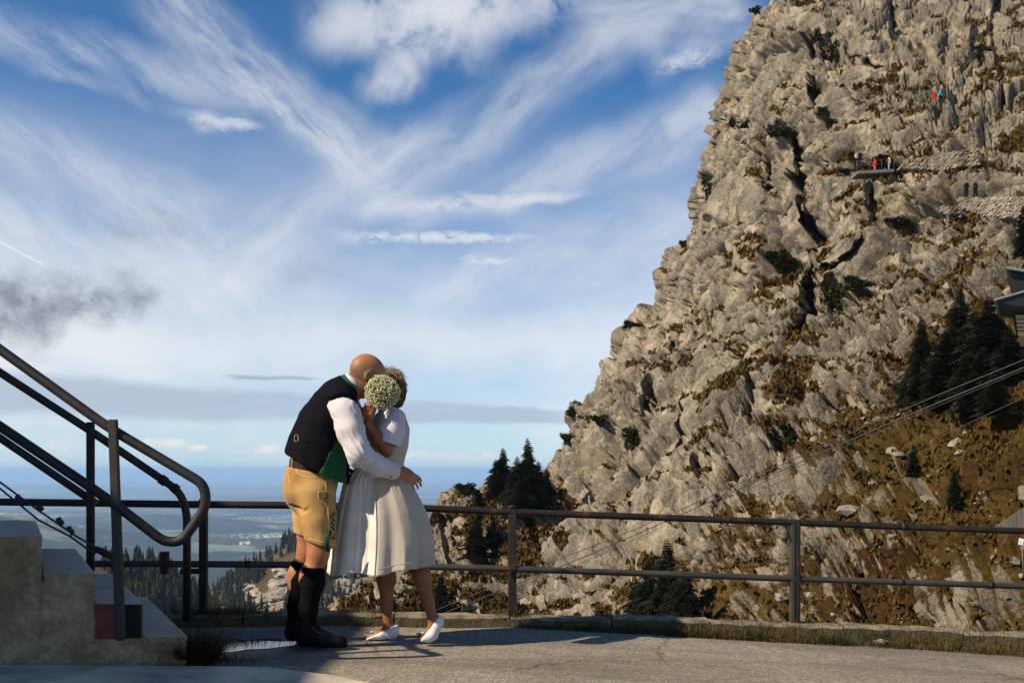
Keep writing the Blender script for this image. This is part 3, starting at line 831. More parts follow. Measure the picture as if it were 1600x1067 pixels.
# ------------------------------------------------------------------ the plain and the foothills far below
def valley_mat():
    m, nt, b = nt_new('valley_fields')
    vec = coords(nt)
    fo, _ = noise_fac(nt, vec, .0009, 8, .68, .41, .47, .3)
    vo = N(nt, 'ShaderNodeTexVoronoi'); vo.inputs['Scale'].default_value = .0022; nt.links.new(vec, vo.inputs['Vector'])
    hs = N(nt, 'ShaderNodeSeparateColor'); nt.links.new(vo.outputs['Color'], hs.inputs[0])
    fld = mix(nt, hs.outputs[0], (.10, .17, .055), (.24, .25, .12))
    fld = mix(nt, math_n(nt, 'MULTIPLY', hs.outputs[1], .5), fld, (.20, .13, .07))
    tr, _ = noise_fac(nt, vec, .02, 5, .7, .3, .7)
    fr = mix(nt, tr, (.008, .014, .007), (.030, .034, .014))
    aut, _ = noise_fac(nt, vec, .0011, 5, .6, .5, .62)
    fr = mix(nt, math_n(nt, 'MULTIPLY', aut, .6), fr, (.075, .038, .016))
    c = mix(nt, fo, fld, fr)
    tw, _ = noise_fac(nt, vec, .00025, 5, .6, .52, .58)
    v2 = N(nt, 'ShaderNodeTexVoronoi'); v2.inputs['Scale'].default_value = .016; nt.links.new(vec, v2.inputs['Vector'])
    dots = N(nt, 'ShaderNodeMapRange'); dots.inputs['From Min'].default_value = .36; dots.inputs['From Max'].default_value = .30; nt.links.new(v2.outputs['Distance'], dots.inputs['Value'])
    c = mix(nt, math_n(nt, 'MULTIPLY', tw, math_n(nt, 'MULTIPLY', dots.outputs[0], .9)), c, (.95, .88, .82))
    nt.links.new(c, b.inputs['Base Color']); b.inputs['Roughness'].default_value = 1; b.inputs['Specular IOR Level'].default_value = 0
    return m
nu, ny = 420, 520
uu = np.linspace(-900, 2500, nu)[None]; yy = np.exp(np.linspace(math.log(1500), math.log(118000), ny))[:, None]
X = (uu - 800) / F * yy; Yv = np.repeat(yy, nu, 1)
p3 = np.stack([X.ravel(), Yv.ravel(), X.ravel() * 0], 1)
h1 = fbm(p3 / 4200, 6, seed=3, ridged=True).reshape(X.shape); h2 = fbm(p3 / 1300, 5, seed=8).reshape(X.shape); h3 = fbm(p3 / 260, 3, seed=18).reshape(X.shape)
near = np.clip((17000 - Yv) / 12000, 0, 1)
Z = -760 + near * (130 * np.clip(h1 + .3, 0, 2) + 60 * h2 + 10 * h3) + (1 - near) * (22 * h1 + 10 * h2)
def hill(u0, y0, su, sy, h): return h * np.exp(-(((uu - u0) / su) ** 2 + ((np.log(Yv / y0)) / sy) ** 2))
Z = Z + hill(-60, 9000, 230, .28, 330) + hill(60, 5200, 260, .2, 150) + hill(250, 13000, 160, .12, 120) + hill(420, 24000, 300, .12, 90) + hill(100, 40000, 400, .1, 120) + hill(500, 9500, 90, .1, 60)
valley = link_mesh('valley', np_mesh('valley', np.stack([X, Yv, Z], 2).reshape(-1, 3), grid_faces(ny, nu)), valley_mat())
tag(valley, kind='structure')

# ------------------------------------------------------------------ wooded slopes in the middle distance
SLOPE = rock_mat('slope_rock', gray=(.36, .32, .26), pale=(.50, .44, .34), veg=((.045, .035, .012), (.12, .085, .03)), sc=.22)
def far_slope(name, ucs, vtop, y_top, y_bot, vbot, outc, seed, nr=90):
    n = len(ucs)
    top = vtop + 1.5 * fbm(np.stack([ucs / 9, ucs * 0 + seed, ucs * 0], 1), 3, seed=seed)
    t = np.linspace(0, 1, nr)[:, None]
    U = np.repeat(ucs[None], nr, 0); Vq = top[None] + (vbot - top)[None] * t
    Yq = y_top + (y_bot - y_top) * t ** 1.0 + 0 * U + 60 * np.exp(-t * 30)
    U = np.vstack([np.repeat(ucs[None], 8, 0), U]); b_ = np.linspace(1, 0, 8, endpoint=False)[:, None]
    Vq = np.vstack([top[None] + 30 * b_, Vq]); Yq = np.vstack([Yq[:1] + 500 * b_, Yq])
    G = np.stack([(U - 800) / F * Yq, Yq, EYE + (HZ - Vq) / F * Yq], 2)
    o_ = np.zeros(U.shape)
    wob = fbm(np.stack([U.ravel() / 14, Vq.ravel() / 14, U.ravel() * 0], 1), 4, seed=seed + 1).reshape(U.shape)
    for (cu, cv, ru, rv) in outc: o_ = np.maximum(o_, np.exp(-(((U - cu) / ru) ** 2 + ((Vq - cv) / rv) ** 2)))
    o_ = np.clip((o_ + .9 * wob - .42) * 3, 0, 1)
    F1, F2, fc, rn = worley(G.reshape(-1, 3) / np.array([14, 14, 34]), seed)
    disp = (fc * 9 + 10 * fbm(G.reshape(-1, 3) / 18, 4, seed=seed, ridged=True)).reshape(U.shape) * o_ + 4 * fbm(G.reshape(-1, 3) / 60, 4, seed=seed + 3).reshape(U.shape)
    G[:, :, 1] -= disp * 1.2; G[:, :, 2] += disp * .15
    me = np_mesh(name, G.reshape(-1, 3), grid_faces(U.shape[0], n))
    surf_attr(me, 'veg', 1.2 - 1.6 * o_)
    o = link_mesh(name, me, SLOPE); tag(o, kind='structure')
    return G[8:], U[8:], Vq[8:], o_[8:]
uB = np.linspace(296, 760, 320)
vB = np.interp(uB, [296, 320, 350, 380, 410, 440, 480, 540, 620, 700, 760], [962, 938, 914, 893, 872, 852, 832, 818, 826, 850, 880])
GB, UB, VB, OB = far_slope('wooded_slope', uB, vB, 1050, 620, 1010, [(400, 935, 24, 26), (440, 915, 24, 34), (425, 950, 40, 20), (350, 952, 12, 8), (372, 948, 10, 8), (330, 925, 14, 12), (545, 915, 26, 20), (525, 945, 30, 14), (560, 890, 14, 14)], 41)
uA = np.linspace(-260, 345, 420)
vA = np.interp(uA, [-260, 150, 200, 240, 262, 290, 345], [850, 884, 886, 892, 900, 925, 975])
GA, UA, VA, OA = far_slope('forested_spur', uA, vA, 700, 420, 1010, [(225, 925, 6, 4)], 43)

# ------------------------------------------------------------------ conifers
NEEDLE = simple('fir_needles', (.016, .020, .008), .9, var=.6, scale=1.3, spec=.2)
NEEDLE_FAR = simple('forest_needles', (.024, .027, .010), .95, var=.6, scale=.05, spec=.1)
BARK = simple('fir_bark', (.09, .065, .045), .95, var=.5, scale=6)
def far_conifer_data(seed, h=1.0):
    rnd = random.Random(seed); vs, fs = [], []
    L = 7; w0 = .17 + rnd.random() * .05
    for k in range(L):
        t = k / L; z0 = h * (.06 + .9 * t); z1 = h * min(1, .06 + .9 * (t + 1.9 / L)); r = w0 * (1 - t) ** .8 + .012
        n = 8; b = len(vs); a0 = rnd.random() * 6
        for j in range(n):
            a = a0 + 2 * math.pi * j / n; rr = r * (.65 + .7 * rnd.random()) * (1 if j % 2 else .62)
            vs.append((rr * math.cos(a), rr * math.sin(a), z0 - .03 * h * rnd.random()))
        vs.append((rnd.uniform(-.01, .01), rnd.uniform(-.01, .01), z1))
        for j in range(n): fs.append((b + j, b + (j + 1) % n, b + n))
    return vs, fs
far_meshes = []
for s in range(5):
    vs, fs = far_conifer_data(s); me = bpy.data.meshes.new('conifer'); me.from_pydata(vs, [], fs); me.materials.append(NEEDLE_FAR); far_meshes.append(me)
rnd = random.Random(5)
spots = []
def seed_trees(G, U, Vq, O, n, hmin, hmax, ok, who):
    k = 0; tries = 0
    while k < n and tries < n * 60:
        tries += 1
        i = rnd.randrange(G.shape[0]); j = rnd.randrange(G.shape[1])
        if O[i, j] > .35 or not ok(U[i, j], Vq[i, j]): continue
        u, v = U[i, j], Vq[i, j]
        fr = 1.0
        if who == 'B':    # belts of forest with an open meadow between
            c = fbm(np.array([[u / 40, v / 26, 0.3]]), 3, seed=6)[0]
            fr = 1.0 if c > -.12 else .12
            if abs((v - 905) - (u - 420) * -.75) < 9 and 385 < u < 480: fr = .08
        if rnd.random() > fr: continue
        spots.append((who, G[i, j], rnd.uniform(hmin, hmax), u, v)); k += 1
seed_trees(GB, UB, VB, OB, 700, 9, 17, lambda u, v: 300 < u < 600 and v < 965, 'B')
seed_trees(GA, UA, VA, OA, 190, 9, 20, lambda u, v: 170 < u < 330 and v < 960 and not (188 < u < 226 and 908 < v < 940), 'A')
for k in range(46):     # a dense crest line
    j = rnd.randrange(290, 395); spots.append(('A', GA[rnd.randrange(0, 10), j], rnd.uniform(11, 19), UA[0, j], VA[0, j]))
for k in range(70):
    j = rnd.randrange(10, 300); spots.append(('B', GB[rnd.randrange(0, 6), j], rnd.uniform(10, 17), UB[0, j], VB[0, j]))
def hidden(u, v): return 444 < u < 672 and v < 880
vis = [s for s in spots if not hidden(s[3], s[4])]
vis.sort(key=lambda s: -s[2] / s[1][1])
single, rest = vis[:285], vis[285:] + [s for s in spots if hidden(s[3], s[4])]
for k, (who, p, h, u, v) in enumerate(single):
    o = bpy.data.objects.new('conifer', far_meshes[k % 5]); COL.objects.link(o)
    o.location = p; hw = h * rnd.uniform(.8, 1.25); o.scale = (hw, hw, h * 1.05); o.rotation_euler = (0, 0, rnd.random() * 6)
    if who == 'A': tag(o, 'dark conifer in the wooded knoll far below, behind the end of the stair rail', 'conifer', 'conifers on the knoll beyond the stair rail')
    else: tag(o, 'small dark conifer in the forest on the distant slope behind the man', 'conifer', 'conifers on the distant slope behind the man')
vs, fs = [], []
for k, (who, p, h, u, v) in enumerate(rest):
    a, f = far_conifer_data(k % 9); b = len(vs); w = h * rnd.uniform(.8, 1.2)
    vs += [(p[0] + x * w, p[1] + y * w, p[2] + z * h * 1.05) for x, y, z in a]; fs += [tuple(i + b for i in t) for t in f]
me = bpy.data.meshes.new('forest'); me.from_pydata(vs, [], fs)
tag(link_mesh('forest', me, NEEDLE_FAR), 'dense conifer forest covering the distant slope', 'forest', kind='stuff')

# ------------------------------------------------------------------ farm buildings in the valley
WALLW = simple('farm_wall', (.72, .70, .66), .8, var=.1); ROOFR = simple('farm_roof', (.20, .10, .07), .8)
def farmhouse(u, v, Y, w, l, h, label):
    x, y, z = P(u, v, Y); t = empty('farmhouse', (x, y, z), label, 'farmhouse', 'farmhouses down in the valley')
    m = MB(); m.box((x, y, z + h / 2 - 6), (w, l, h + 12)); m.build('wall', WALLW, t)
    m = MB(); a = w / 2 * 1.12; b = l / 2 * 1.1; z0 = z + h + .05
    m.add([(x - a, y - b, z0), (x + a, y - b, z0), (x + a, y + b, z0), (x - a, y + b, z0), (x - a, y, z0 + h * .55), (x + a, y, z0 + h * .55)], [(0, 1, 5, 4), (2, 3, 4, 5), (0, 4, 3), (1, 2, 5), (3, 2, 1, 0)])
    m.build('roof', ROOFR, t)
    return t
farmhouse(377, 848.5, 8600, 26, 18, 12, 'white farmhouse on a green clearing left of the man, leftmost of three'); farmhouse(384, 848, 8620, 40, 18, 11, 'long white farm barn on a green clearing left of the man, middle of three')
farmhouse(389, 847.5, 8560, 20, 16, 13, 'small white farm building on a green clearing left of the man, rightmost of three')

# ------------------------------------------------------------------ air
m = bpy.data.materials.new('haze'); m.use_nodes = True; nt = m.node_tree; nt.nodes.clear()
o_ = N(nt, 'ShaderNodeOutputMaterial'); pv = N(nt, 'ShaderNodeVolumePrincipled')
pv.inputs['Color'].default_value = (.42, .66, 1.0, 1); pv.inputs['Density'].default_value = 4.0e-5; pv.inputs['Anisotropy'].default_value = 0.0
nt.links.new(pv.outputs[0], o_.inputs['Volume'])
mb = MB(); mb.box((0, 60000, (130 - 1100) / 2), (180000, 130000, 1230))
tag(mb.build('haze', m), 'pale blue haze lying over the valley', 'haze', kind='stuff')
# ------------------------------------------------------------------ terrace
def gz(x): 
    t = np.clip((np.asarray(x, float) + 1.6) / 1.6, 0, 1); s = t * t * (3 - 2 * t)
    return s * (-0.045) - 0.053 * np.maximum(np.asarray(x, float), 0)
KU = [-700, -100, 320, 800, 1240, 1700, 2600]; KY = [6.85, 6.90, 6.98, 7.27, 7.60, 7.78, 8.1]
KX = [(u - 800) / F * y for u, y in zip(KU, KY)]
def kerbY(x): return np.interp(x, KX, KY)
def vergeY(x):      # far edge of the asphalt
    return kerbY(x) - np.interp(x, [-1.0, .1, 1.5, 3.0, 4.2, 8], [.0, .02, .22, .42, .62, .8])

am, nt, b = nt_new('asphalt')
vec = coords(nt)
v1 = N(nt, 'ShaderNodeTexVoronoi'); v1.inputs['Scale'].default_value = 95; nt.links.new(vec, v1.inputs['Vector'])
hs = N(nt, 'ShaderNodeSeparateColor'); nt.links.new(v1.outputs['Color'], hs.inputs[0])
c = mix(nt, hs.outputs[0], (.135, .114, .082), (.38, .320, .235))
sp = N(nt, 'ShaderNodeMapRange'); sp.inputs['From Min'].default_value = .93; sp.inputs['From Max'].default_value = .97; nt.links.new(hs.outputs[1], sp.inputs['Value'])
c = mix(nt, sp.outputs[0], c, (.42, .38, .31))
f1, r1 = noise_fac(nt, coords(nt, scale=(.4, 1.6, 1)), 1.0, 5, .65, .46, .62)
c = mix(nt, math_n(nt, 'MULTIPLY', f1, .55), c, (.085, .073, .058))  # shadow streaks on the ground put into the colour as soft dark patches
vc = N(nt, 'ShaderNodeTexVoronoi', _feature='DISTANCE_TO_EDGE'); vc.inputs['Scale'].default_value = .55
wn_ = N(nt, 'ShaderNodeTexNoise'); wn_.inputs['Scale'].default_value = 2.2; wn_.inputs['Detail'].default_value = 7; wn_.inputs['Roughness'].default_value = .7; nt.links.new(vec, wn_.inputs['Vector'])
wq = N(nt, 'ShaderNodeVectorMath', _operation='MULTIPLY_ADD'); nt.links.new(wn_.outputs['Color'], wq.inputs[0]); wq.inputs[1].default_value = (.9, .9, 0); nt.links.new(vec, wq.inputs[2]); nt.links.new(wq.outputs[0], vc.inputs['Vector'])
ck = N(nt, 'ShaderNodeMapRange'); ck.inputs['From Min'].default_value = .010; ck.inputs['From Max'].default_value = .003; nt.links.new(vc.outputs['Distance'], ck.inputs['Value'])
ckm, _ = noise_fac(nt, vec, .8, 3, .5, .48, .55)
c = mix(nt, math_n(nt, 'MULTIPLY', ck.outputs[0], math_n(nt, 'MULTIPLY', ckm, .85)), c, (.03, .026, .02))
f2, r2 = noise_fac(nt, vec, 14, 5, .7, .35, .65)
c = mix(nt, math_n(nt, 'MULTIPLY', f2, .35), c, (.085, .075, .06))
# damp patch round the puddle
dm = N(nt, 'ShaderNodeVectorMath', _operation='SUBTRACT'); nt.links.new(coords(nt), dm.inputs[0]); dm.inputs[1].default_value = (-1.66, 6.35, 0)
ds = N(nt, 'ShaderNodeVectorMath', _operation='MULTIPLY'); nt.links.new(dm.outputs[0], ds.inputs[0]); ds.inputs[1].default_value = (1.35, 1.5, 0)
dl = N(nt, 'ShaderNodeVectorMath', _operation='LENGTH'); nt.links.new(ds.outputs[0], dl.inputs[0])
dd = math_n(nt, 'ADD', dl.outputs['Value'], math_n(nt, 'MULTIPLY_ADD', noise_fac(nt, vec, 3.2, 5, .6)[1], .9, -.45))
wet = N(nt, 'ShaderNodeMapRange'); wet.inputs['From Min'].default_value = .95; wet.inputs['From Max'].default_value = .55; nt.links.new(dd, wet.inputs['Value'])
c = mix(nt, math_n(nt, 'MULTIPLY', wet.outputs[0], .75), c, (.020, .019, .018))
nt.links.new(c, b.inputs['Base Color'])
rg = N(nt, 'ShaderNodeMapRange'); rg.inputs['To Min'].default_value = .92; rg.inputs['To Max'].default_value = .55; nt.links.new(wet.outputs[0], rg.inputs['Value']); nt.links.new(rg.outputs[0], b.inputs['Roughness'])
b.inputs['Specular IOR Level'].default_value = .3
bump(nt, b, math_n(nt, 'ADD', v1.outputs['Distance'], math_n(nt, 'MULTIPLY', r2, .6)), .6, .008)
xs = np.linspace(-9, 9, 260); ts = np.linspace(0, 1, 170)
Xa = np.repeat(xs[None], 170, 0); Ya = -3 + (vergeY(xs) + .04 + 0.02 * fbm(np.stack([xs * 5, xs * 0, xs * 0], 1), 3, seed=2) + 3)[None] * ts[:, None]
pud = np.exp(-(np.hypot((Xa + 1.74) / .42, (Ya - 6.36) / .36)) ** 2)
Za = gz(Xa) + (1 - pud) * .012 * fbm(np.stack([Xa.ravel() * .8, Ya.ravel() * .8, Xa.ravel() * 0], 1), 3, seed=4).reshape(Xa.shape)
Za -= .026 * np.exp(-np.hypot((Xa + 1.74) / .28, (Ya - 6.36) / .25) ** 2)
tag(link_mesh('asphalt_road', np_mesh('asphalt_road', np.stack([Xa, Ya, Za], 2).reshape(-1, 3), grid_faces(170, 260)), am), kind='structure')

# puddle: a level sheet of water lying in the hollow
pm, nt, b = nt_new('puddle_water')
b.inputs['Base Color'].default_value = (.02, .02, .02, 1); b.inputs['Roughness'].default_value = .03; b.inputs['IOR'].default_value = 1.6; b.inputs['Specular IOR Level'].default_value = 1.0
b.inputs['Metallic'].default_value = .0
a_ = np.linspace(0, 2 * math.pi, 60, endpoint=False)
rr = 1 + .22 * np.sin(a_ * 2 + 1) + .12 * np.sin(a_ * 3 + .4) + .05 * np.sin(a_ * 7)
pv_ = [(-1.74 + .30 * r * math.cos(a), 6.36 + .27 * r * math.sin(a), -.0095) for a, r in zip(a_, rr)]
me = bpy.data.meshes.new('puddle'); me.from_pydata(pv_, [], [tuple(range(60))]); tag(link_mesh('puddle', me, pm), kind='structure')

# earth below the verge and the falling bank beyond the kerb
EARTH = simple('verge_soil', (.055, .040, .022), 1, var=.5, scale=9, bs=1, bscale=30, bdist=.02)
xs = np.linspace(-9, 9.5, 200)
rows = [(vergeY(xs) - .12, gz(xs) - .03), (vergeY(xs) + .02, gz(xs) - .006), (kerbY(xs) + .0, gz(xs) + .02), (kerbY(xs) + .12, gz(xs) + .0), (kerbY(xs) + .3, gz(xs) - .02), (kerbY(xs) + 1.5, gz(xs) - 1.3), (kerbY(xs) + 9, gz(xs) - 10), (kerbY(xs) + 30, gz(xs) - 38)]
G = np.stack([np.stack([xs, y, z], 1) for y, z in rows]); G[1:3, :, 2] += .02 * fbm(G[1:3].reshape(-1, 3) * 4, 3).reshape(2, -1)
tag(link_mesh('bank', np_mesh('bank', G.reshape(-1, 3), grid_faces(len(rows), 200)), EARTH), kind='structure')

# kerb: cast blocks with open joints and broken edges
KERBM = simple('kerb_concrete', (.27, .225, .15), .95, var=.6, scale=7, bs=.9, bscale=45, bdist=.012, c2=(.085, .07, .045))
mb = MB(); rk = random.Random(3); x = -8.8
while x < 9:
    L = rk.choice([.95, 1.0, 1.05]) if not (-.9 < x < 1.0) else rk.uniform(.5, .9)
    n = 14; y0 = kerbY(x); sink = rk.uniform(-.012, .012)
    xs = np.linspace(x + .006, x + L - .006, n)
    sec = [(-.0, -.14), (-.0, .070), (.018, .088), (.17, .085), (.18, .07), (.18, -.14)]
    vs = []
    for i, xx in enumerate(xs):
        for (dy, dz) in sec:
            e = mnoise.noise(Vector((xx * 7, dy * 30, dz * 20))) * .012 + mnoise.noise(Vector((xx * 22, dy * 50, 3))) * .006
            vs.append((xx, float(kerbY(xx)) + dy + e, float(gz(xx)) + dz + sink + (e if dz > 0 else 0)))
    m_ = len(sec); fs = [(i * m_ + k, (i + 1) * m_ + k, (i + 1) * m_ + (k + 1) % m_, i * m_ + (k + 1) % m_) for i in range(n - 1) for k in range(m_)]
    fs += [tuple(range(m_))[::-1][::-1], tuple((n - 1) * m_ + k for k in range(m_))[::-1]]
    mb.add(vs, fs, False); x += L
nt = KERBM.node_tree; b = nt.nodes['Principled BSDF']; src = b.inputs['Base Color'].links[0].from_socket      # side shade put into the colour along with dirt; top left sunlit pale
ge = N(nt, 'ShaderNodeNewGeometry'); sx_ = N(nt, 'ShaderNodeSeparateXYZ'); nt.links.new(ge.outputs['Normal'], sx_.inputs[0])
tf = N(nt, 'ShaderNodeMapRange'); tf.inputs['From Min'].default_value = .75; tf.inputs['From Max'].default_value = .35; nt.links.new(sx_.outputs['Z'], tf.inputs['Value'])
side_dk = mix(nt, noise_fac(nt, coords(nt), 12, 5, .7, .35, .65)[0], (.022, .020, .010), (.075, .058, .032))
nt.links.new(mix(nt, math_n(nt, 'MULTIPLY', tf.outputs[0], .85), src, side_dk), b.inputs['Base Color'])
tag(mb.build('kerb', KERBM), kind='structure')

# pale concrete apron in the near left corner
CONC = simple('apron_concrete', (.66, .52, .37), .9, var=.35, scale=2.5, bs=.5, bscale=30, bdist=.006, c2=(.30, .255, .20))
pts = [(-9, 5.49), (-2.2, 5.50), (-1.35, 5.46), (-.95, 5.30), (-.45, 4.95), (0.3, 4.3), (1, 3.4), (1, -2.5), (-9, -2.5)]
mb = MB(); mb.add([(x, y, float(gz(x)) + .028) for x, y in pts] + [(x, y, float(gz(x)) - .03) for x, y in pts], [tuple(range(9))] + [(i, i + 9, (i + 1) % 9 + 9, (i + 1) % 9) for i in range(9)])
tag(mb.build('pavement', CONC), kind='structure')

# ------------------------------------------------------------------ grass blades
def blades(n, place, hmin, hmax, wid, lean, seed, bend=.5, seg=3):
    rn = np.random.RandomState(seed); p = place(n, rn); n = len(p)
    a = rn.rand(n) * 2 * np.pi; h = hmin + (hmax - hmin) * rn.rand(n) ** 1.4
    if p.shape[1] > 3: h = h * p[:, 3]
    ln = lean[0] + (lean[1] - lean[0]) * rn.rand(n)
    if p.shape[1] > 4: a = p[:, 4]
    d = np.stack([np.cos(a), np.sin(a), a * 0], 1); sd_ = np.stack([-np.sin(a), np.cos(a), a * 0], 1)
    vs, fs = [], []
    for k in range(seg + 1):
        t = k / seg; c = p[:, :3] + d * (h * ln * (t * (1 - bend) + t * t * bend))[:, None] + np.array([0, 0, 1]) * (h * (t - ln * .35 * t * t))[:, None]
        w = wid * (1 - t) ** .7 + .0004
        vs += [c - sd_ * w, c + sd_ * w]
    vs = np.stack(vs, 1).reshape(-1, 3); m = 2 * (seg + 1)
    q = np.concatenate([np.arange(n)[:, None] * m + np.array([2 * k, 2 * k + 1, 2 * k + 3, 2 * k + 2]) for k in range(seg)])
    return vs, q
def grass_mat(name, a, bcol, sc=9):
    m, nt, b = nt_new(name); vec = coords(nt)
    f, _ = noise_fac(nt, vec, sc, 4, .6, .38, .62); g, _ = noise_fac(nt, vec, sc * 9, 2, .6, .35, .65)
    c = mix(nt, f, a, bcol); c = mix(nt, math_n(nt, 'MULTIPLY', g, .6), c, tuple(x * .3 for x in a))
    nt.links.new(c, b.inputs['Base Color']); b.inputs['Roughness'].default_value = .8; b.inputs['Specular IOR Level'].default_value = .2
    return m
VG = grass_mat('verge_grass_blades', (.040, .042, .010), (.12, .080, .028), 3)
def verge_place(n, rn):
    x = -.2 + 9 * rn.rand(n) ** .9; den = fbm(np.stack([x * 2.2, x * 0, x * 0], 1), 3, seed=61)
    t = rn.rand(n); y = vergeY(x) - .04 + t * (kerbY(x) - vergeY(x) + .04)
    k = (rn.rand(n) < np.clip(.75 + 1.2 * den, .12, 1)) & (x > .1 + .5 * rn.rand(n))
    x, y, t = x[k], y[k], t[k]
    tuft = np.clip(.75 + .9 * fbm(np.stack([x * 6, y * 6, x * 0], 1), 3, seed=62), .3, 1.5) * np.clip(x / 1.5, .45, 1)
    return np.stack([x, y, gz(x) - .005, tuft], 1)
vs, q = blades(42000, verge_place, .035, .15, .0022, (.1, 1.2), 1)
tag(link_mesh('verge_grass', np_mesh('verge_grass', vs, q, smooth=False), VG), 'short brown and green grass growing along the kerb under the railing', 'grass', kind='stuff')
def edge_place(n, rn):     # moss and stray grass on the kerb and at the foot of the posts
    cx = np.array([-2.02, -1.9, -2.2, 0.02, 2.05, 3.2, -1.15, .9, 4.3, -.98]); w = np.array([.14, .25, .2, .1, .3, .4, .05, .2, .5, .035])
    i = rn.randint(0, len(cx), n); x = cx[i] + rn.randn(n) * w[i]
    return np.stack([x, kerbY(x) + .09 + rn.randn(n) * .06, gz(x) + .07, np.where(i < 3, 1.4, .8)], 1)
vs, q = blades(3600, edge_place, .02, .085, .0018, (.2, 1.2), 2)
tag(link_mesh('kerb_weeds', np_mesh('kerb_weeds', vs, q, smooth=False), grass_mat('dry_weeds', (.075, .035, .012), (.13, .085, .03))), 'dry rust coloured weeds growing on the kerb round the railing posts', 'weeds', kind='stuff')

# the big clump in front of the steps
TG = grass_mat('clump_blades', (.030, .030, .008), (.10, .075, .025), 5)
cx, cy = (302 - 800) / F * 5.62, 5.66
def clump_place(n, rn):
    a = rn.rand(n) * 2 * np.pi; r = .085 * np.sqrt(rn.rand(n)); return np.stack([cx + r * np.cos(a) * 1.3, cy + r * np.sin(a), a * 0 + .0, 1.15 - r * 3, a + rn.randn(n) * .5], 1)
vs, q = blades(1500, clump_place, .10, .265, .0034, (.1, 1.35), 3, seg=5)
def runner_place(n, rn):
    x = cx + rn.randn(n) * .17 ; return np.stack([x, cy - .03 + rn.randn(n) * .045, x * 0 + .02], 1)
vs2, q2 = blades(700, runner_place, .015, .06, .002, (.4, 1.5), 4, seg=5)
o = link_mesh('grass_clump', np_mesh('grass_clump', np.vstack([vs, vs2]), np.vstack([q, q2 + len(vs)]), smooth=False), TG)
tag(o, 'bushy dark clump of grass in front of the lowest concrete step', 'grass clump')

# ------------------------------------------------------------------ concrete steps
sm, nt, b = nt_new('step_concrete'); vec = coords(nt)
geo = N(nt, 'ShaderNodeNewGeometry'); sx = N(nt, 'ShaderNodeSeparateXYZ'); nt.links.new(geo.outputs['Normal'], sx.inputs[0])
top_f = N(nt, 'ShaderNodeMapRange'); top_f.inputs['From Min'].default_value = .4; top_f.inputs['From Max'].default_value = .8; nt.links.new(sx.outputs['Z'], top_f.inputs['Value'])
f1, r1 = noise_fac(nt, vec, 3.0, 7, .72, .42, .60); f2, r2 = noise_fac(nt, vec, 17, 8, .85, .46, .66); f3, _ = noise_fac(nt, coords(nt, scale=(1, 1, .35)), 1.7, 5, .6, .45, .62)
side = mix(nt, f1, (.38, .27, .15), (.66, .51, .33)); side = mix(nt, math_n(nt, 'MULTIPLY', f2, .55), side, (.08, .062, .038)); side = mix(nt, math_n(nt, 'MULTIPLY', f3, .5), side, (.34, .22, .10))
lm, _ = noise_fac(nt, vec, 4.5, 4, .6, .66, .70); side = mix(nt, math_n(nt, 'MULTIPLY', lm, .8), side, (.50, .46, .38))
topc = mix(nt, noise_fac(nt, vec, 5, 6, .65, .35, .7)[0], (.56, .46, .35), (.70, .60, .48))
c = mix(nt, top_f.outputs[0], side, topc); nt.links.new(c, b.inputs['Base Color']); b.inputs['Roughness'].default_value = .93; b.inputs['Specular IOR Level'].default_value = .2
n9 = N(nt, 'ShaderNodeTexNoise'); n9.inputs['Scale'].default_value = 34; n9.inputs['Detail'].default_value = 8; n9.inputs['Roughness'].default_value = .8; nt.links.new(vec, n9.inputs['Vector'])
bump(nt, b, math_n(nt, 'ADD', n9.outputs['Fac'], math_n(nt, 'MULTIPLY', r1, .8)), 1.0, .022)
steps = empty('concrete_steps', (-2.4, 5.55, 0), 'worn concrete steps with a rough stained side, rising to the left edge', 'steps')
YF = 5.55; DV = np.array([-.86, 1.72, 0])
def fx(u): return (u - 800) / F * YF
def fz(v): return EYE + (HZ - v) / F * YF
lev = [(-260, 65, 835), (65, 147, 892), (147, 224, 943), (224, 291, 990)]
for i, (ua, ub, vt) in enumerate(lev):
    x0, x1, z1 = fx(ua) + .0015, fx(ub), fz(vt); nx, nyy, nz = 22, 14, 12
    # a lightly worn block: subdivided and roughened
    bm = bmesh.new(); bmesh.ops.create_cube(bm, size=1)
    bmesh.ops.subdivide_edges(bm, edges=bm.edges[:], cuts=15, use_grid_fill=True)
    for v in bm.verts:
        s, t, w = v.co.x + .5, v.co.y + .5, v.co.z + .5
        p = np.array([x0 + (x1 - x0) * s, YF, -.08 + (z1 + .08) * w]) + DV * t
        e = (abs(v.co.x) > .49) + (abs(v.co.y) > .49) + (abs(v.co.z) > .49)
        n1_ = mnoise.noise(Vector(p) * 9) * .006 + mnoise.noise(Vector(p) * 31) * .0035
        if e >= 2 and w > .9: p[2] -= .012 + n1_; p[1] += .010 + n1_; 
        p[1] += n1_; p[2] += n1_ * .5 if w > .9 else 0
        v.co = Vector(p)
    me = bpy.data.meshes.new('step'); bm.to_mesh(me); bm.free()
    me.polygons.foreach_set('use_smooth', [False] * len(me.polygons)); link_mesh('step', me, sm, steps)
REDP = simple('faded_red_paint', (.20, .040, .022), .7, var=.5, scale=12, bs=.6, bscale=40)
BLK = simple('hollow_shade_black', (.010, .009, .008), .9, var=.3, scale=10)  # flat black put where the step side has a shaded hollow
mb = MB(); mb.box((fx(167), YF - .004, fz(970)), (fx(184) - fx(151), .03, fz(944) - fz(998))); o = mb.build('paint_or_shade_patch', REDP, steps, .003); o['label'] = 'dark red painted patch on the side of the step'
mb = MB(); mb.box((fx(204), YF - .003, fz(970)), (fx(221) - fx(186), .03, fz(945) - fz(997))); o = mb.build('paint_or_shade_patch', BLK, steps, .003); o['label'] = 'flat black patch in place of a shaded hollow in the side of the step'

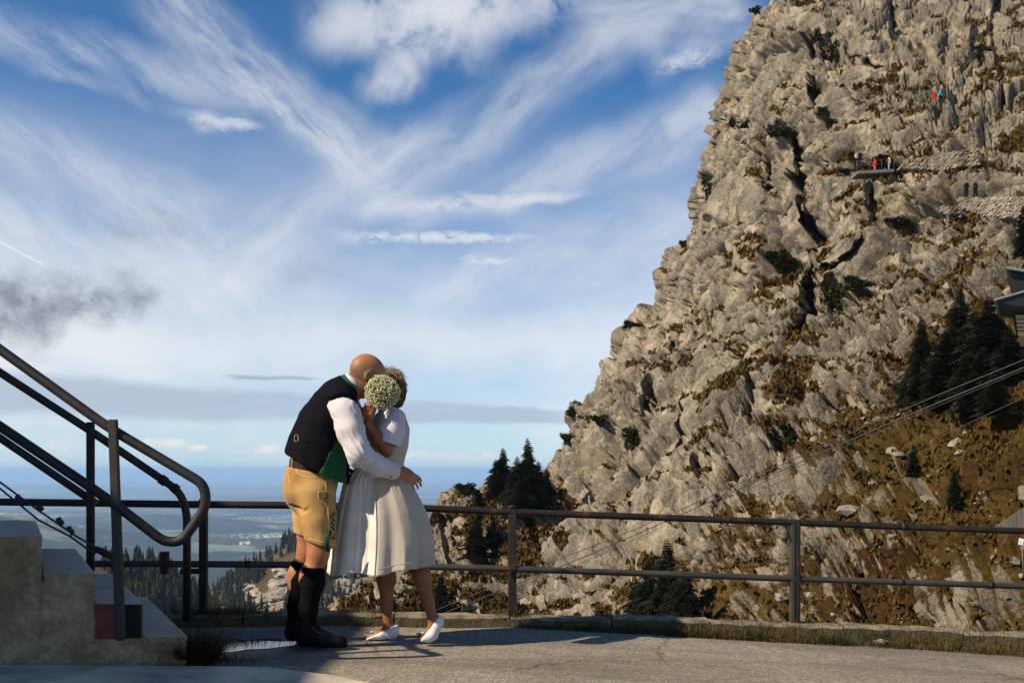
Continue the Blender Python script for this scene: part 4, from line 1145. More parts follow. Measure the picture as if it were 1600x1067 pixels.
# ------------------------------------------------------------------ rails
def rail_mat(name, paint, rust=(.075, .030, .014), amt=(.56, .66)):
    m, nt, b = nt_new(name); vec = coords(nt)
    f, r = noise_fac(nt, vec, 6, 7, .7, *amt); g, _ = noise_fac(nt, vec, 28, 5, .7, .55, .7)
    c = mix(nt, noise_fac(nt, vec, 3, 4, .6, .35, .65)[0], tuple(x * .6 for x in paint), paint)
    c = mix(nt, math_n(nt, 'MAXIMUM', f, math_n(nt, 'MULTIPLY', g, .7)), c, rust)
    nt.links.new(c, b.inputs['Base Color'])
    rr = N(nt, 'ShaderNodeMapRange'); rr.inputs['To Min'].default_value = .55; rr.inputs['To Max'].default_value = .9; nt.links.new(f, rr.inputs['Value']); nt.links.new(rr.outputs[0], b.inputs['Roughness'])
    b.inputs['Specular IOR Level'].default_value = .25; bump(nt, b, r, .35, .006); return m
STEEL = rail_mat('weathered_rail_steel', (.017, .015, .013)); STEEL2 = rail_mat('grey_rail_steel', (.045, .048, .046))
STEEL3 = rail_mat('stair_rail_steel', (.022, .023, .026))
rail = empty('steel_railing', (0, 7.27, 0), 'long two bar rusty steel railing on the kerb behind the couple', 'railing')
def RP(u, v): # a point on the rail line over the kerb
    y = float(np.interp(u, KU, KY)) + .09; return P(u, v, y)
mb = MB(); top = [RP(u, v) for u, v in [(-420, 776), (0, 784), (320, 788), (450, 789), (620, 792), (800, 800), (1020, 808), (1240, 816), (1410, 823), (1700, 833), (2300, 854)]]
mb.tube(top, .0265, 14); mb.build('top_rail', STEEL, rail)
mb = MB(); low = [RP(u, v) for u, v in [(-420, 878), (0, 880), (320, 881), (450, 882), (620, 884), (800, 888.5), (1020, 896), (1240, 904), (1400, 909), (1700, 919), (2300, 940)]]
mb.tube(low, .0245, 14)
mb.build('lower_rail', STEEL2, rail)
mb = MB()
for u, v in [(1408, 909.3), (388, 881.5), (1548, 914.2)]:
    p = RP(u, v); mb = MB(); mb.tube([p + V(-.02, 0, .001), p + V(.02, 0, -.001)], .028, 14); mb.build('joint_sleeve', STEEL, rail)
for u, v in [(1412, 823), (470, 789.5)]:
    p = RP(u, v); mb = MB(); mb.tube([p + V(-.02, 0, .001), p + V(.02, 0, -.001)], .030, 14); mb.build('joint_sleeve', STEEL, rail)
for (u, vt, vb, w) in [(318, 779, 962, .055), (800.5, 793, 966, .062), (1238, 812, 982, .036), (1246, 812, 982, .034), (1720, 826, 1000, .06), (-130, 775, 960, .06)]:
    mb = MB(); a = RP(u, vt); c_ = RP(u, vb)
    if w > .05: mb.box((a + c_) / 2, (w, .05, a[2] - c_[2]))
    else: mb.box((a + c_) / 2 + V(0, .004 if u < 1240 else -.004, 0), (w * .95, .055, a[2] - c_[2]))
    mb.build('post', STEEL if u != 1238 else STEEL2, rail, .006)
mb = MB(); a = RP(1231, 832); mb.tube([a, a + V(-.012, -.02, -.03), a + V(-.02, -.02, -.06)], [.012, .02, .012], 8); mb.build('hook', STEEL, rail)
mb = MB(); a = RP(258, 868); mb.box(a + V(0, .0, -.05), (.05, .05, .16)); mb.build('stub', STEEL, rail, .004)
mb = MB(); mb.box((RP(300, 892)), (.155, .05, .038)); mb.build('bracket', STEEL, rail, .004)
# caps on the posts
mb = MB()
for u, vt in [(800.5, 792.5)]:
    p = RP(u, vt); mb.tube([p + V(0, 0, -.002), p + V(0, 0, .010), p + V(0, 0, .016)], [.034, .032, .015], 12)
mb.build('post_cap', STEEL, rail)

# near stair handrail: one bent tube loop with a flat post
YN = 5.42
def NP(u, v, y=YN): return P(u, v, y)
hr = empty('stair_handrail', (float(fx(188)), YN, 0), 'near stair handrail, a dark steel tube bent into a rounded loop', 'handrail')
loop = fillet([NP(-260, 358), NP(0, 546), NP(170, 668), NP(320, 757), NP(322, 792), NP(284, 846), NP(256, 846), NP(170, 780), NP(0, 666), NP(-260, 492)],
              [.1, .1, .1, .085, .06, .10, .055, .3, .1, .1])
mb = MB(); mb.tube(loop, .0275, 16); mb.build('rail_loop', STEEL3, hr)
mb = MB(); a, c_ = NP(176, 655, YN - .035), NP(188, 1000, YN + .03)
mb.hexa([c_ + V(-.026, -.012, 0), c_ + V(.026, -.012, 0), c_ + V(.026, .02, 0), c_ + V(-.026, .02, 0), a + V(-.024, -.012, 0), a + V(.024, -.012, 0), a + V(.024, .02, 0), a + V(-.024, .02, 0)])
mb.build('post', STEEL2, hr, .006)
# far stair handrail
YR = 6.75
hr2 = empty('stair_handrail', (float((292 - 800) / F * YR), YR, 0), 'far stair handrail with sleeve joint and tall round end post', 'handrail')
mb = MB(); mb.tube(fillet([P(-260, 405, 6.5), P(0, 582, 6.55), P(140, 672, 6.6), P(252, 748, 6.7), P(281, 768, 6.72), P(292, 800, YR), P(292, 970, YR)], [.1, .1, .1, .2, .1, .12, .1]), .0265, 14)
mb.build('top_rail', STEEL3, hr2)
mb = MB(); mb.tube([P(251, 747.5, 6.7), P(259, 753, 6.7)], .034, 14); mb.tube([P(270, 760, 6.71), P(277, 766, 6.715)], .033, 14); mb.build('joint_sleeve', STEEL, hr2)
mb = MB(); mb.tube([P(-260, 512, 6.5), P(0, 684, 6.55), P(150, 786, 6.62), P(262, 858, 6.7)][:3], .026, 14); mb.build('lower_rail', STEEL3, hr2)
mb = MB(); a, c_ = P(143, 664, 6.58), P(140, 888, 6.58); mb.box((a + c_) / 2, (.05, .03, a[2] - c_[2] + .04)); mb.build('post', STEEL, hr2, .005)

# wire ropes with clips and turnbuckle
ROPE = simple('steel_wire_rope', (.020, .020, .022), .6, metal=.0, var=.4, scale=80)
wr = empty('wire_rope', P(185, 872, 5.75), 'twin dark wire ropes with clips and a turnbuckle, beside the stairs', 'wire rope')
def WP(u, v): return P(u, v, 5.75)
mb = MB(); mb.tube([WP(-160, 650), WP(0, 753), WP(60, 797), WP(120, 838), WP(152, 856)], .0062, 8); mb.build('rope', ROPE, wr)
mb = MB(); mb.tube([WP(-160, 662), WP(0, 763), WP(60, 812), WP(110, 838), WP(135, 856), WP(150, 864)], .0062, 8); mb.build('rope', ROPE, wr)
for u, v in [(30, 779), (62, 792), (94, 814), (110, 828)]:
    mb = MB(); mb.tube([WP(u - 5, v - 4), WP(u, v), WP(u + 5, v + 4)], [.012, .016, .012], 8); mb.tube([WP(u, v - 7), WP(u + 1, v + 9)], .005, 6); mb.build('clip', ROPE, wr)
mb = MB(); mb.tube([WP(147, 855), WP(152, 858), WP(178, 871), WP(186, 876)], [.010, .020, .020, .010], 10); mb.build('turnbuckle', STEEL, wr)

# ------------------------------------------------------------------ mountain station to the left, outside the picture: its eaves shade the steps
PLAST = simple('station_plaster', (.55, .50, .42), .9, var=.2, scale=1.2); ROOFM = simple('station_roof', (.06, .055, .05), .8); GLS = simple('station_glass', (.03, .04, .05), .1)
st = empty('station_building', (-11.5, 3, 0), 'plastered mountain station to the left of the steps, shading them', 'building')
mb = MB(); mb.box((-11.7, 3, 2.7), (6.6, 18, 6.0)); mb.build('wall', PLAST, st)
mb = MB(); mb.hexa([(-15.6, -6.6, 5.7), (-8.0, -6.6, 5.82), (-8.0, 12.6, 5.82), (-15.6, 12.6, 5.7), (-15.6, -6.6, 6.0), (-8.0, -6.6, 6.02), (-8.0, 12.6, 6.02), (-15.6, 12.6, 6.0)]); mb.build('roof', ROOFM, st)
for y in (-3, 1, 5, 9):
    mb = MB(); mb.box((-8.39, y, 3.2), (.06, 1.2, 1.4)); mb.build('window', GLS, st)
# ------------------------------------------------------------------ people
from mathutils.bvhtree import BVHTree
def skin_mat(name, c, hair=0.0):
    m, nt, b = nt_new(name); vec = coords(nt)
    f, _ = noise_fac(nt, vec, 9, 5, .6, .35, .65); g, r = noise_fac(nt, vec, 120, 3, .6, .4, .6)
    k = mix(nt, f, c, tuple(x * y for x, y in zip(c, (.80, .70, .62)))); k = mix(nt, math_n(nt, 'MULTIPLY', g, .18), k, tuple(x * .6 for x in c))
    nt.links.new(k, b.inputs['Base Color']); b.inputs['Roughness'].default_value = .52
    b.inputs['Subsurface Weight'].default_value = .12; b.inputs['Subsurface Radius'].default_value = (.012, .005, .003); b.inputs['Subsurface Scale'].default_value = .6
    b.inputs['Specular IOR Level'].default_value = .35; bump(nt, b, math_n(nt, 'ADD', r, noise_fac(nt, vec, 22, 4, .6)[1]), .30, .0025); return m
SKIN_M = skin_mat('tanned_skin', (.36, .155, .070))
def stubble(m):     # shaved hair shows as a darker cap over the back and sides of the head
    nt = m.node_tree; b = nt.nodes['Principled BSDF']; src = b.inputs['Base Color'].links[0].from_socket; vec = coords(nt)
    d = N(nt, 'ShaderNodeVectorMath', _operation='DISTANCE'); nt.links.new(vec, d.inputs[0]); d.inputs[1].default_value = tuple(P(563, 593, 6.15))
    r = N(nt, 'ShaderNodeMapRange'); r.interpolation_type = 'SMOOTHSTEP'; r.inputs['From Min'].default_value = .150; r.inputs['From Max'].default_value = .09; nt.links.new(d.outputs['Value'], r.inputs['Value'])
    f, _ = noise_fac(nt, vec, 30, 4, .7, .3, .6)
    nt.links.new(mix(nt, math_n(nt, 'MULTIPLY', r.outputs[0], math_n(nt, 'MULTIPLY_ADD', f, .45, .45)), src, (.13, .085, .04)), b.inputs['Base Color'])
stubble(SKIN_M); SKIN_W = skin_mat('suntanned_skin', (.27, .105, .042))
def cloth(name, c, rough=.85, scale=220, bs=.25, var=.15, sheen=.2, wrinkle=0, c2=None):
    m, nt, b = nt_new(name); vec = coords(nt)
    f, r0 = noise_fac(nt, vec, 5, 5, .6, .35, .65); wv = N(nt, 'ShaderNodeTexNoise'); wv.inputs['Scale'].default_value = scale; wv.inputs['Detail'].default_value = 2; nt.links.new(vec, wv.inputs['Vector'])
    nt.links.new(mix(nt, f, c2 or tuple(x * (1 - var) for x in c), c), b.inputs['Base Color']); b.inputs['Roughness'].default_value = rough
    b.inputs['Sheen Weight'].default_value = sheen; b.inputs['Specular IOR Level'].default_value = .2 if max(c) > .05 else .06
    h = wv.outputs['Fac']
    if wrinkle:
        h = math_n(nt, 'MULTIPLY_ADD', noise_fac(nt, vec, 16, 3, .5)[1], wrinkle, h)
    bump(nt, b, h, bs, .002); return m
SHIRT = cloth('white_cotton', (.52, .485, .51), .8, bs=.2, wrinkle=1.5); VEST = cloth('black_wool_vest', (.006, .0055, .009), .9, sheen=.0, bs=.3); GREEN = cloth('green_felt', (.006, .075, .030), .9, sheen=.1)
LEATHER = cloth('tan_suede', (.42, .25, .085), .9, scale=90, var=.4, sheen=.15, c2=(.24, .12, .032)); BOOTM = cloth('black_leather', (.008, .008, .009), .55, scale=150, sheen=0, bs=.3)
SOCK = cloth('black_stocking_wool', (.005, .005, .006), .98, scale=260, bs=.6, sheen=0); THREAD = cloth('pale_embroidery', (.66, .46, .20), .7); BELT = cloth('dark_belt', (.022, .012, .008), .5)
SKIRT = cloth('beige_linen', (.42, .375, .31), .85, scale=300, bs=.35, wrinkle=2.5); APRON = cloth('cream_brocade', (.66, .61, .54), .75, scale=120, bs=.35, c2=(.50, .455, .395), wrinkle=1); BLOUSE = cloth('white_blouse', (.53, .50, .56), .8, wrinkle=3)
SHOEW = cloth('white_shoe_leather', (.68, .66, .68), .42, sheen=0); METAL = simple('silver_metal', (.35, .34, .32), .45, 1.0)
GEMB = simple('green_embroidery', (.012, .05, .022), .8)

def folds(amp, fs, seed, aniso=(1, 1, 1), base=0.0, second=.4):
    def f(vs, vn):
        q = vs * np.array(aniso) * fs
        d = fbm(q, 3, seed=seed, ridged=True) * amp + fbm(vs * fs * 2.3, 2, seed=seed + 5) * amp * second + base
        return vs + vn * d[:, None]
    return f
def project_curve(objs, uvs, r, name, mat, parent, n=6, lift=.002, closed=False):
    """lay a cord on the surface of a garment along the given sight lines"""
    path = []
    for u, v in bez([V(a, b, 0) for a, b in uvs], n)[:]if False else []: pass
    pts = bez([V(a, b, 0) for a, b in uvs], n) if len(uvs) > 2 else [V(*uvs[0], 0) * (1 - t) + V(*uvs[1], 0) * t for t in np.linspace(0, 1, n * 2)]
    for p in pts:
        d = P(p[0], p[1], 1.0) - V(0, 0, EYE); d = Vector(d).normalized()
        hit = objs.ray_cast(Vector((0, 0, EYE)), d)
        if hit[0] is not None: path.append(np.array(hit[0] + hit[1] * lift))
    if len(path) < 2: return None
    mb = MB(); mb.tube(path, r, 6); return mb.build(name, mat, parent)
def bvh(o):
    me = o.data; return BVHTree.FromPolygons([v.co[:] for v in me.vertices], [p.vertices[:] for p in me.polygons])

def hand(S, wrist, d, back, side, L=1.0, curl=(.35, .6, .5), spread=.10, thumb_out=.6, k=.006, fr=.0088, thumb_curl=.4):
    """palm, four unequal bent fingers and a thumb on the distance grid.  d: wrist to knuckles, back: out of the back of the hand, side: towards the thumb"""
    d, back, side = (np.asarray(x, float) / np.linalg.norm(x) for x in (d, back, side))
    w = np.asarray(wrist, float); P0 = w + d * .085 * L
    for i, s in enumerate((.030, .010, -.010, -.028)):
        S.cone(w + side * s * .55 + d * .01, P0 + side * s * 1.0 + d * (.004 - .004 * abs(i - 1)), .0165, .0135, .02)
    S.cone(w, w + d * .05, .024, .026, .02, sq=(back, .6))
    lens = (.072, .082, .076, .060)
    for i, s in enumerate((.031, .0105, -.010, -.029)):
        p = P0 + side * s + d * (.004 - .004 * abs(i - 1)); ang = 0.0; q = p; dirv = d + side * (s / .03) * spread
        dirv /= np.linalg.norm(dirv); r = fr * (1.08, 1.1, 1.05, .92)[i]
        for j, fl in enumerate((.46, .30, .24)):
            ang += curl[j] * (1 + .12 * (i - 1.5) * .5); dd = dirv * math.cos(ang) - back * math.sin(ang)
            q2 = q + dd * lens[i] * fl * L * 1.25; S.cone(q, q2, r, r * .93, k if j else .012); q = q2; r *= .93
    t0 = w + d * .022 + side * .022; t1 = t0 + (d * .55 + side * thumb_out - back * .25) * .042; t2 = t1 + (d * .85 + side * (thumb_out - thumb_curl) - back * .25) * .032; t3 = t2 + (d * .9 + side * (thumb_out - 2 * thumb_curl) - back * .3) * .026
    S.cone(t0, t1, .0165, .0125, .012); S.cone(t1, t2, .0122, .0108, k); S.cone(t2, t3, .0108, .0092, k)

def head(S, C, f, up, sc=1.0, jaw=1.0):
    f = np.asarray(f, float); f /= np.linalg.norm(f); up = np.asarray(up, float); up = up - f * up.dot(f); up /= np.linalg.norm(up); s = np.cross(f, up)
    Rm = np.stack([f, s, up], 1); c = np.asarray(C, float)
    def q(a, b, z): return c + (f * a + s * b + up * z) * sc
    S.ell(q(-.012, 0, .018), np.array([.104, .082, .098]) * sc, Rm, .0)
    S.ell(q(.030, 0, .005), np.array([.072, .068, .090]) * sc, Rm, .03)
    S.ell(q(.036, 0, -.062), np.array([.055, .055 * jaw, .058]) * sc, Rm, .04)
    S.ell(q(.064, 0, -.098), np.array([.022, .026, .020]) * sc, Rm, .03)
    for b in (-1, 1):
        S.ell(q(.080, .032 * b, .006), np.array([.016, .018, .012]) * sc, Rm, .014, cut=True)
        S.ell(q(.076, .032 * b, .006), np.array([.0125, .0135, .0115]) * sc, Rm, .004)
        S.cone(q(.090, .016 * b, .026), q(.078, .052 * b, .026), .010 * sc, .008 * sc, .012)
        S.ell(q(.058, .046 * b, -.030), np.array([.022, .018, .022]) * sc, Rm, .03)
        S.ell(q(-.006, .082 * b, -.006), np.array([.020, .008, .034]) * sc, Rm, .008)
        S.ell(q(.0, .090 * b, -.002), np.array([.010, .006, .018]) * sc, Rm, .004, cut=True)
        S.ell(q(-.004, .082 * b, -.034), np.array([.010, .007, .011]) * sc, Rm, .006)
    S.cone(q(.092, 0, .020), q(.112, 0, -.022), .009 * sc, .014 * sc, .014)
    S.ell(q(.088, 0, -.056), np.array([.012, .024, .006]) * sc, Rm, .008); S.ell(q(.085, 0, -.068), np.array([.011, .020, .007]) * sc, Rm, .008)

# ================================================================== the man
YM = 6.28
def M(u, v, dy=0.0): return P(u, v, YM + dy)
man = empty('person', M(485, 1008), 'bald man in black vest and tan leather shorts hugging the woman by the railing', 'person')
lo, hi = V(-1.56, 5.72, -.06), V(-.50, 6.98, 1.90)
S = SDF(lo, hi, .0062)
nk = M(556, 602)
S.chain([M(489, 752), M(502, 715), M(516, 668), M(530, 630)], [.135, .125, .132, .115], .05, sq=((0, 1, 0), 1.2))
S.chain([M(534, 622), M(549, 606), M(562, 596)], [.080, .070, .066], .04)
head(S, M(573, 585), (.72, .34, -.56), (.55, .1, .82), 1.07)
for sgn in (-1, 1):
    S.cone(M(532, 626, .08 * sgn), M(538, 638, .17 * sgn), .07, .065, .05)
# near arm and hand on her hip, far arm round her back
S.chain([M(540, 643, -.20), M(562, 709, -.25), M(592, 728, -.17), M(620, 737, -.06)], [.055, .042, .036, .027], .02)
hand(S, M(621, 737, -.06), (.86, .26, -.40), (.36, -.78, .50), (.30, .45, .80), 1.06, curl=(.30, .45, .35), spread=.13, fr=.0090, k=.003)
S.chain([M(543, 640, .18), M(566, 704, .44), M(592, 726, .44), M(612, 732, .38)], [.055, .042, .036, .027], .02)
hand(S, M(614, 732, .37), (.85, -.30, -.25), (.25, .85, .3), (-.2, -.1, .9), 1.0, curl=(.3, .4, .3))
# legs
S.chain([M(488, 768, -.085), M(497, 858, -.10), M(489, 895, -.10), M(482, 985, -.10)], [.105, .062, .058, .038], .03)
S.chain([M(484, 768, .085), M(480, 858, .11), M(468, 895, .12), M(460, 978, .12)], [.105, .060, .056, .038], .03)
S.ell(M(500, 868, -.11), (.050, .045, .052), None, .04); S.ell(M(485, 866, .10), (.048, .045, .052), None, .04)
S.ell(M(482, 905, -.10), (.058, .055, .085), None, .04); S.ell(M(463, 903, .12), (.055, .055, .085), None, .04)
S.cone(M(478, 995, -.10), M(528, 1002, -.12), .036, .026, .03); S.cone(M(455, 988, .12), M(498, 995, .12), .036, .026, .03)
body = link_mesh('body', S.mesh('body', smooth_it=1), SKIN_M, man)
# shirt: sleeves, cuffs, collar
S = SDF(lo, hi, .0065)
S.chain([M(541, 646, -.205), M(547, 672, -.235), M(561, 708, -.262), M(588, 727, -.19), M(614, 735.5, -.085)], [.088, .081, .073, .062, .052], .03)
S.chain([M(543, 640, .19), M(553, 672, .32), M(566, 704, .45), M(590, 725, .45), M(608, 731, .40)], [.090, .084, .074, .060, .050], .03)
S.ell(M(535, 636, 0), (.10, .21, .085), None, .06)
S.plane(M(620, 737, -.06), M(620, 737, -.06) - M(592, 728, -.17)); 
def slv(vs, vn):
    ax = np.array([.35, .1, -.93]); t = vs @ ax
    q = np.stack([vs[:, 0] * 9, vs[:, 1] * 7, vs[:, 2] * 9], 1)
    d = fbm(q * np.array([.7, .5, .7]), 2, seed=5, ridged=True) * .0075 - .003
    el_ = np.exp(-(np.linalg.norm(vs - M(560, 712, -.24), axis=1) / .10) ** 2)
    ph = (vs @ np.array([.80, .0, .60])) * 95 + 3.5 * fbm(vs * 7, 2, seed=1)
    crease = 1 - np.abs(np.sin(ph)); d += (el_ * .017 + .005) * crease ** 3 * np.clip(fbm(vs * 8 + 5, 2, seed=3) * 3 + .6, 0, 1)
    fo = np.exp(-(np.linalg.norm(vs - M(592, 727, -.17), axis=1) / .10) ** 2); d += fo * .008 * (1 - np.abs(np.sin((vs @ np.array([.55, 0, .83])) * 80 + 2 * fbm(vs * 8, 2, seed=2)))) ** 3
    return vs + vn * d[:, None]
shirt = link_mesh('shirt', S.mesh('shirt', warp=slv), SHIRT, man)
S = SDF(M(596, 760, -.3), M(636, 705, .12), .004) if False else None
def cuff(a, b, ra, rb, name='cuff', mat=SHIRT, par=man, w=.006):
    mb = MB(); d = (b - a) / np.linalg.norm(b - a); mb.tube([a - d * .0, a, a + d * .003, b - d * .003, b, b - d * .004, a + d * .01], [ra - .006, ra, ra + .002, rb + .002, rb, rb - w, ra - w], 22, cap=False)
    return mb.build(name, mat, par)
cf = cuff(M(601, 731.5, -.135), M(621, 738, -.055), .056, .050)
mb = MB(); p = M(611, 742, -.145); mb.blob(p + V(0, -.004, -.012), .0055, 3, 1, .0); mb.build('cuff_button', BOOTM, cf)
# vest
S = SDF(lo, hi, .0065)
S.chain([M(536, 613), M(524, 633), M(508, 664), M(499, 695), M(496, 712), M(492, 742)], [.082, .133, .162, .178, .190, .215], .04, sq=((0, 1, 0), 1.12))
S.ell(M(531, 622, 0), (.085, .215, .060), None, .04); S.chain([M(528, 616), M(547, 604)], [.10, .088], .03)
for sg in (-1, 1): S.chain([M(533, 617, .05 * sg), M(537, 624, .115 * sg)], [.096, .080], .03)
S.ell(M(540, 640, -.235), (.098, .075, .105), None, .02, cut=True); S.ell(M(541, 637, .24), (.098, .075, .105), None, .02, cut=True)
S.plane(M(495, 731), (-.46, 0, -.89), .003); S.plane(M(443, 705), (-.93, .0, -.36), .004)
S.plane(M(548.5, 603), (.70, 0, .71), .006)
S.plane(M(548, 735), (.995, -.05, -.10), .01)
def vst(vs, vn):
    d = fbm(vs * np.array([6, 6, 3.2]) + 4, 3, seed=15, ridged=True) * .008
    seam = np.abs((vs - M(487, 700)) @ np.array([.90, -.30, .0])); d -= .003 * np.exp(-(seam / .006) ** 2)
    return vs + vn * d[:, None]
vest = link_mesh('vest', S.mesh('vest', warp=vst, smooth_it=1), VEST, man)
S = SDF(lo, hi, .0065)
S.chain([M(508, 664), M(499, 695), M(496, 712), M(492, 742)], [.168, .184, .196, .221], .04, sq=((0, 1, 0), 1.12))
S.plane(M(495, 731.5), (-.46, 0, -.89)); S.plane(M(517, 722), (-.90, 0, .40)); S.plane(M(500, 678), (0, 0, 1)); S.plane(M(500, 700, -.06), (0, 1, 0)); S.plane(M(548, 735), (.995, -.05, -.10), .0)
link_mesh('vest_trim', S.mesh('vest_trim', warp=folds(.004, 7, 15)), GREEN, man)
VB = bvh(vest)
buck = project_curve(VB, [(461, 680), (466, 680), (466, 689), (461, 689), (461, 680)], .0014, 'buckle', METAL, vest, lift=.004)
project_curve(VB, [(448, 683), (461, 684.5)], .004, 'strap', VEST, vest, lift=.002); project_curve(VB, [(466, 685), (474, 688), (488, 692)], .004, 'strap', VEST, vest, lift=.002)
project_curve(VB, [(470, 692), (473, 712), (475, 722)], .0022, 'seam', VEST, vest, lift=.001); 
# collars
def ring(c, ax, ru, rv, h, thick, name, mat, flare=0.0, gap=0.0):
    ax = np.asarray(ax, float) / np.linalg.norm(ax); e1 = np.array([ax[2], 0, -ax[0]]); e1 /= np.linalg.norm(e1); e2 = np.cross(ax, e1)
    vs, fs = [], []; n = 48
    for i in range(n):
        a = 2 * math.pi * i / n; wob = 1 + .03 * math.sin(3 * a)
        for (rr, hh) in ((0, 0), (flare, h), (flare - thick, h + .002), (-thick, 0)):
            vs.append(np.asarray(c) + e1 * math.cos(a) * (ru + rr) * wob + e2 * math.sin(a) * (rv + rr) * wob + ax * hh)
    for i in range(n):
        for k in range(4): j = (i + 1) % n; fs.append((i * 4 + k, j * 4 + k, j * 4 + (k + 1) % 4, i * 4 + (k + 1) % 4))
    mb = MB(); mb.add(vs, fs, True); return mb.build(name, mat, man)
ring(M(547.0, 604.0), (.70, 0, .71), .094, .096, .030, .006, 'vest_collar', GREEN, -.012)
ring(M(550.5, 601), (.70, 0, .71), .080, .084, .034, .006, 'shirt_collar', SHIRT, -.008)
# shorts
S = SDF(lo, hi, .0065)
S.chain([M(488, 728), M(487, 745), M(485, 768)], [.152, .158, .158], .04, sq=((0, 1, 0), 1.12))
S.ell(M(470, 765, -.05), (.095, .11, .105), None, .05)
S.chain([M(492, 770, -.085), M(497, 808, -.10), M(502, 862, -.10)], [.132, .108, .090], .03)
S.chain([M(486, 770, .085), M(483, 808, .10), M(480, 862, .11)], [.125, .100, .086], .02)
S.cone(M(502, 830, -.10), M(501, 880, -.10), .076, .076, .004, cut=True); S.cone(M(480, 828, .11), M(477, 880, .12), .072, .072, .004, cut=True)
S.plane(M(487, 735.5), (.20, 0, .98), .008); S.plane(M(498, 846), (-.30, 0, -.95), .004)
def shr(vs, vn):
    d = fbm(vs * np.array([7, 7, 5]), 3, seed=25) * .006
    c = vs - M(466, 793, -.1); d -= .022 * np.exp(-(c[:, 0] / .05) ** 2 - ((c[:, 2] + c[:, 0] * .25) / .012) ** 2) * (vs[:, 1] < YM + .12)
    c = vs - M(482, 797, -.1); d -= .010 * np.exp(-(c[:, 0] / .03) ** 2 - ((c[:, 2] - c[:, 0] * .5) / .012) ** 2)
    return vs + vn * d[:, None]
shorts = link_mesh('leather_shorts', S.mesh('leather_shorts', warp=shr), LEATHER, man)
SB_ = bvh(shorts)
for pts in ([(449, 731), (470, 732), (487, 734), (500, 737)], [(463, 734), (468, 741), (480, 745), (503, 746)], [(500, 737), (503, 745), (507, 753)], [(507, 753), (516, 750), (526, 748)],
            [(497, 768), (510, 767.5), (521, 768)], [(497, 768), (498, 778), (506, 785), (512, 793)], [(521, 768), (520, 778), (515, 785), (512, 793)], [(512, 793), (513, 812), (513, 830)],
            [(482, 841), (500, 846), (522, 851)], [(451, 742), (454, 768), (460, 790)]):
    project_curve(SB_, pts, .0022, 'piping', THREAD, shorts, lift=.0012)
project_curve(SB_, [(508, 753), (509, 760), (509, 767)], .0014, 'piping', THREAD, shorts)
rr_ = random.Random(2)
def project_dots(T, uvs, r, name, mat, par, seed=0):
    mb = MB(); n = 0
    for i, (u, v) in enumerate(uvs):
        d = Vector(P(u, v, 1.0) - V(0, 0, EYE)).normalized(); h = T.ray_cast(Vector((0, 0, EYE)), d)
        if h[0] is not None: mb.blob(np.array(h[0]), (r, r * .5, r), i, 1, .2); n += 1
    return mb.build(name, mat, par) if n else None
project_dots(SB_, [(510 + 2 * math.sin(t), 771 + t * 2.2) for t in range(5)] + [(512, 774), (508, 778), (511, 783)], .007, 'embroidery', GEMB, shorts)
project_dots(SB_, [(518 + rr_.uniform(-4, 5), 800 + k * .62 + rr_.uniform(-1, 1)) for k in range(70)], .0065, 'embroidery', GEMB, shorts)
mb = MB(); rt = random.Random(7)
for k in range(26):
    a = M(511 + rt.uniform(-2.5, 2.5), 831, -.21); b_ = M(511 + rt.uniform(-4.5, 5), 858 + rt.uniform(-4, 4), -.20 + rt.uniform(-.012, .012)); mb.tube([a, (a + b_) / 2 + V(rt.uniform(-.006, .006), -.004, 0), b_], [.004, .0045, .003], 5)
mb.build('tassel', GEMB, shorts)
# belt
S = SDF(M(430, 760, -.4), M(560, 700, .4), .0065)
S.chain([M(492, 712), M(488, 740)], [.150, .153], .02, sq=((0, 1, 0), 1.12))
S.plane(M(487, 719), (.12, 0, .99)); S.plane(M(487, 737), (-.20, 0, -.98))
belt = link_mesh('belt', S.mesh('belt'), BELT, man); BB = bvh(belt)
project_curve(BB, [(458, 716), (457, 731)], .006, 'belt_loop', LEATHER, belt, lift=.004)
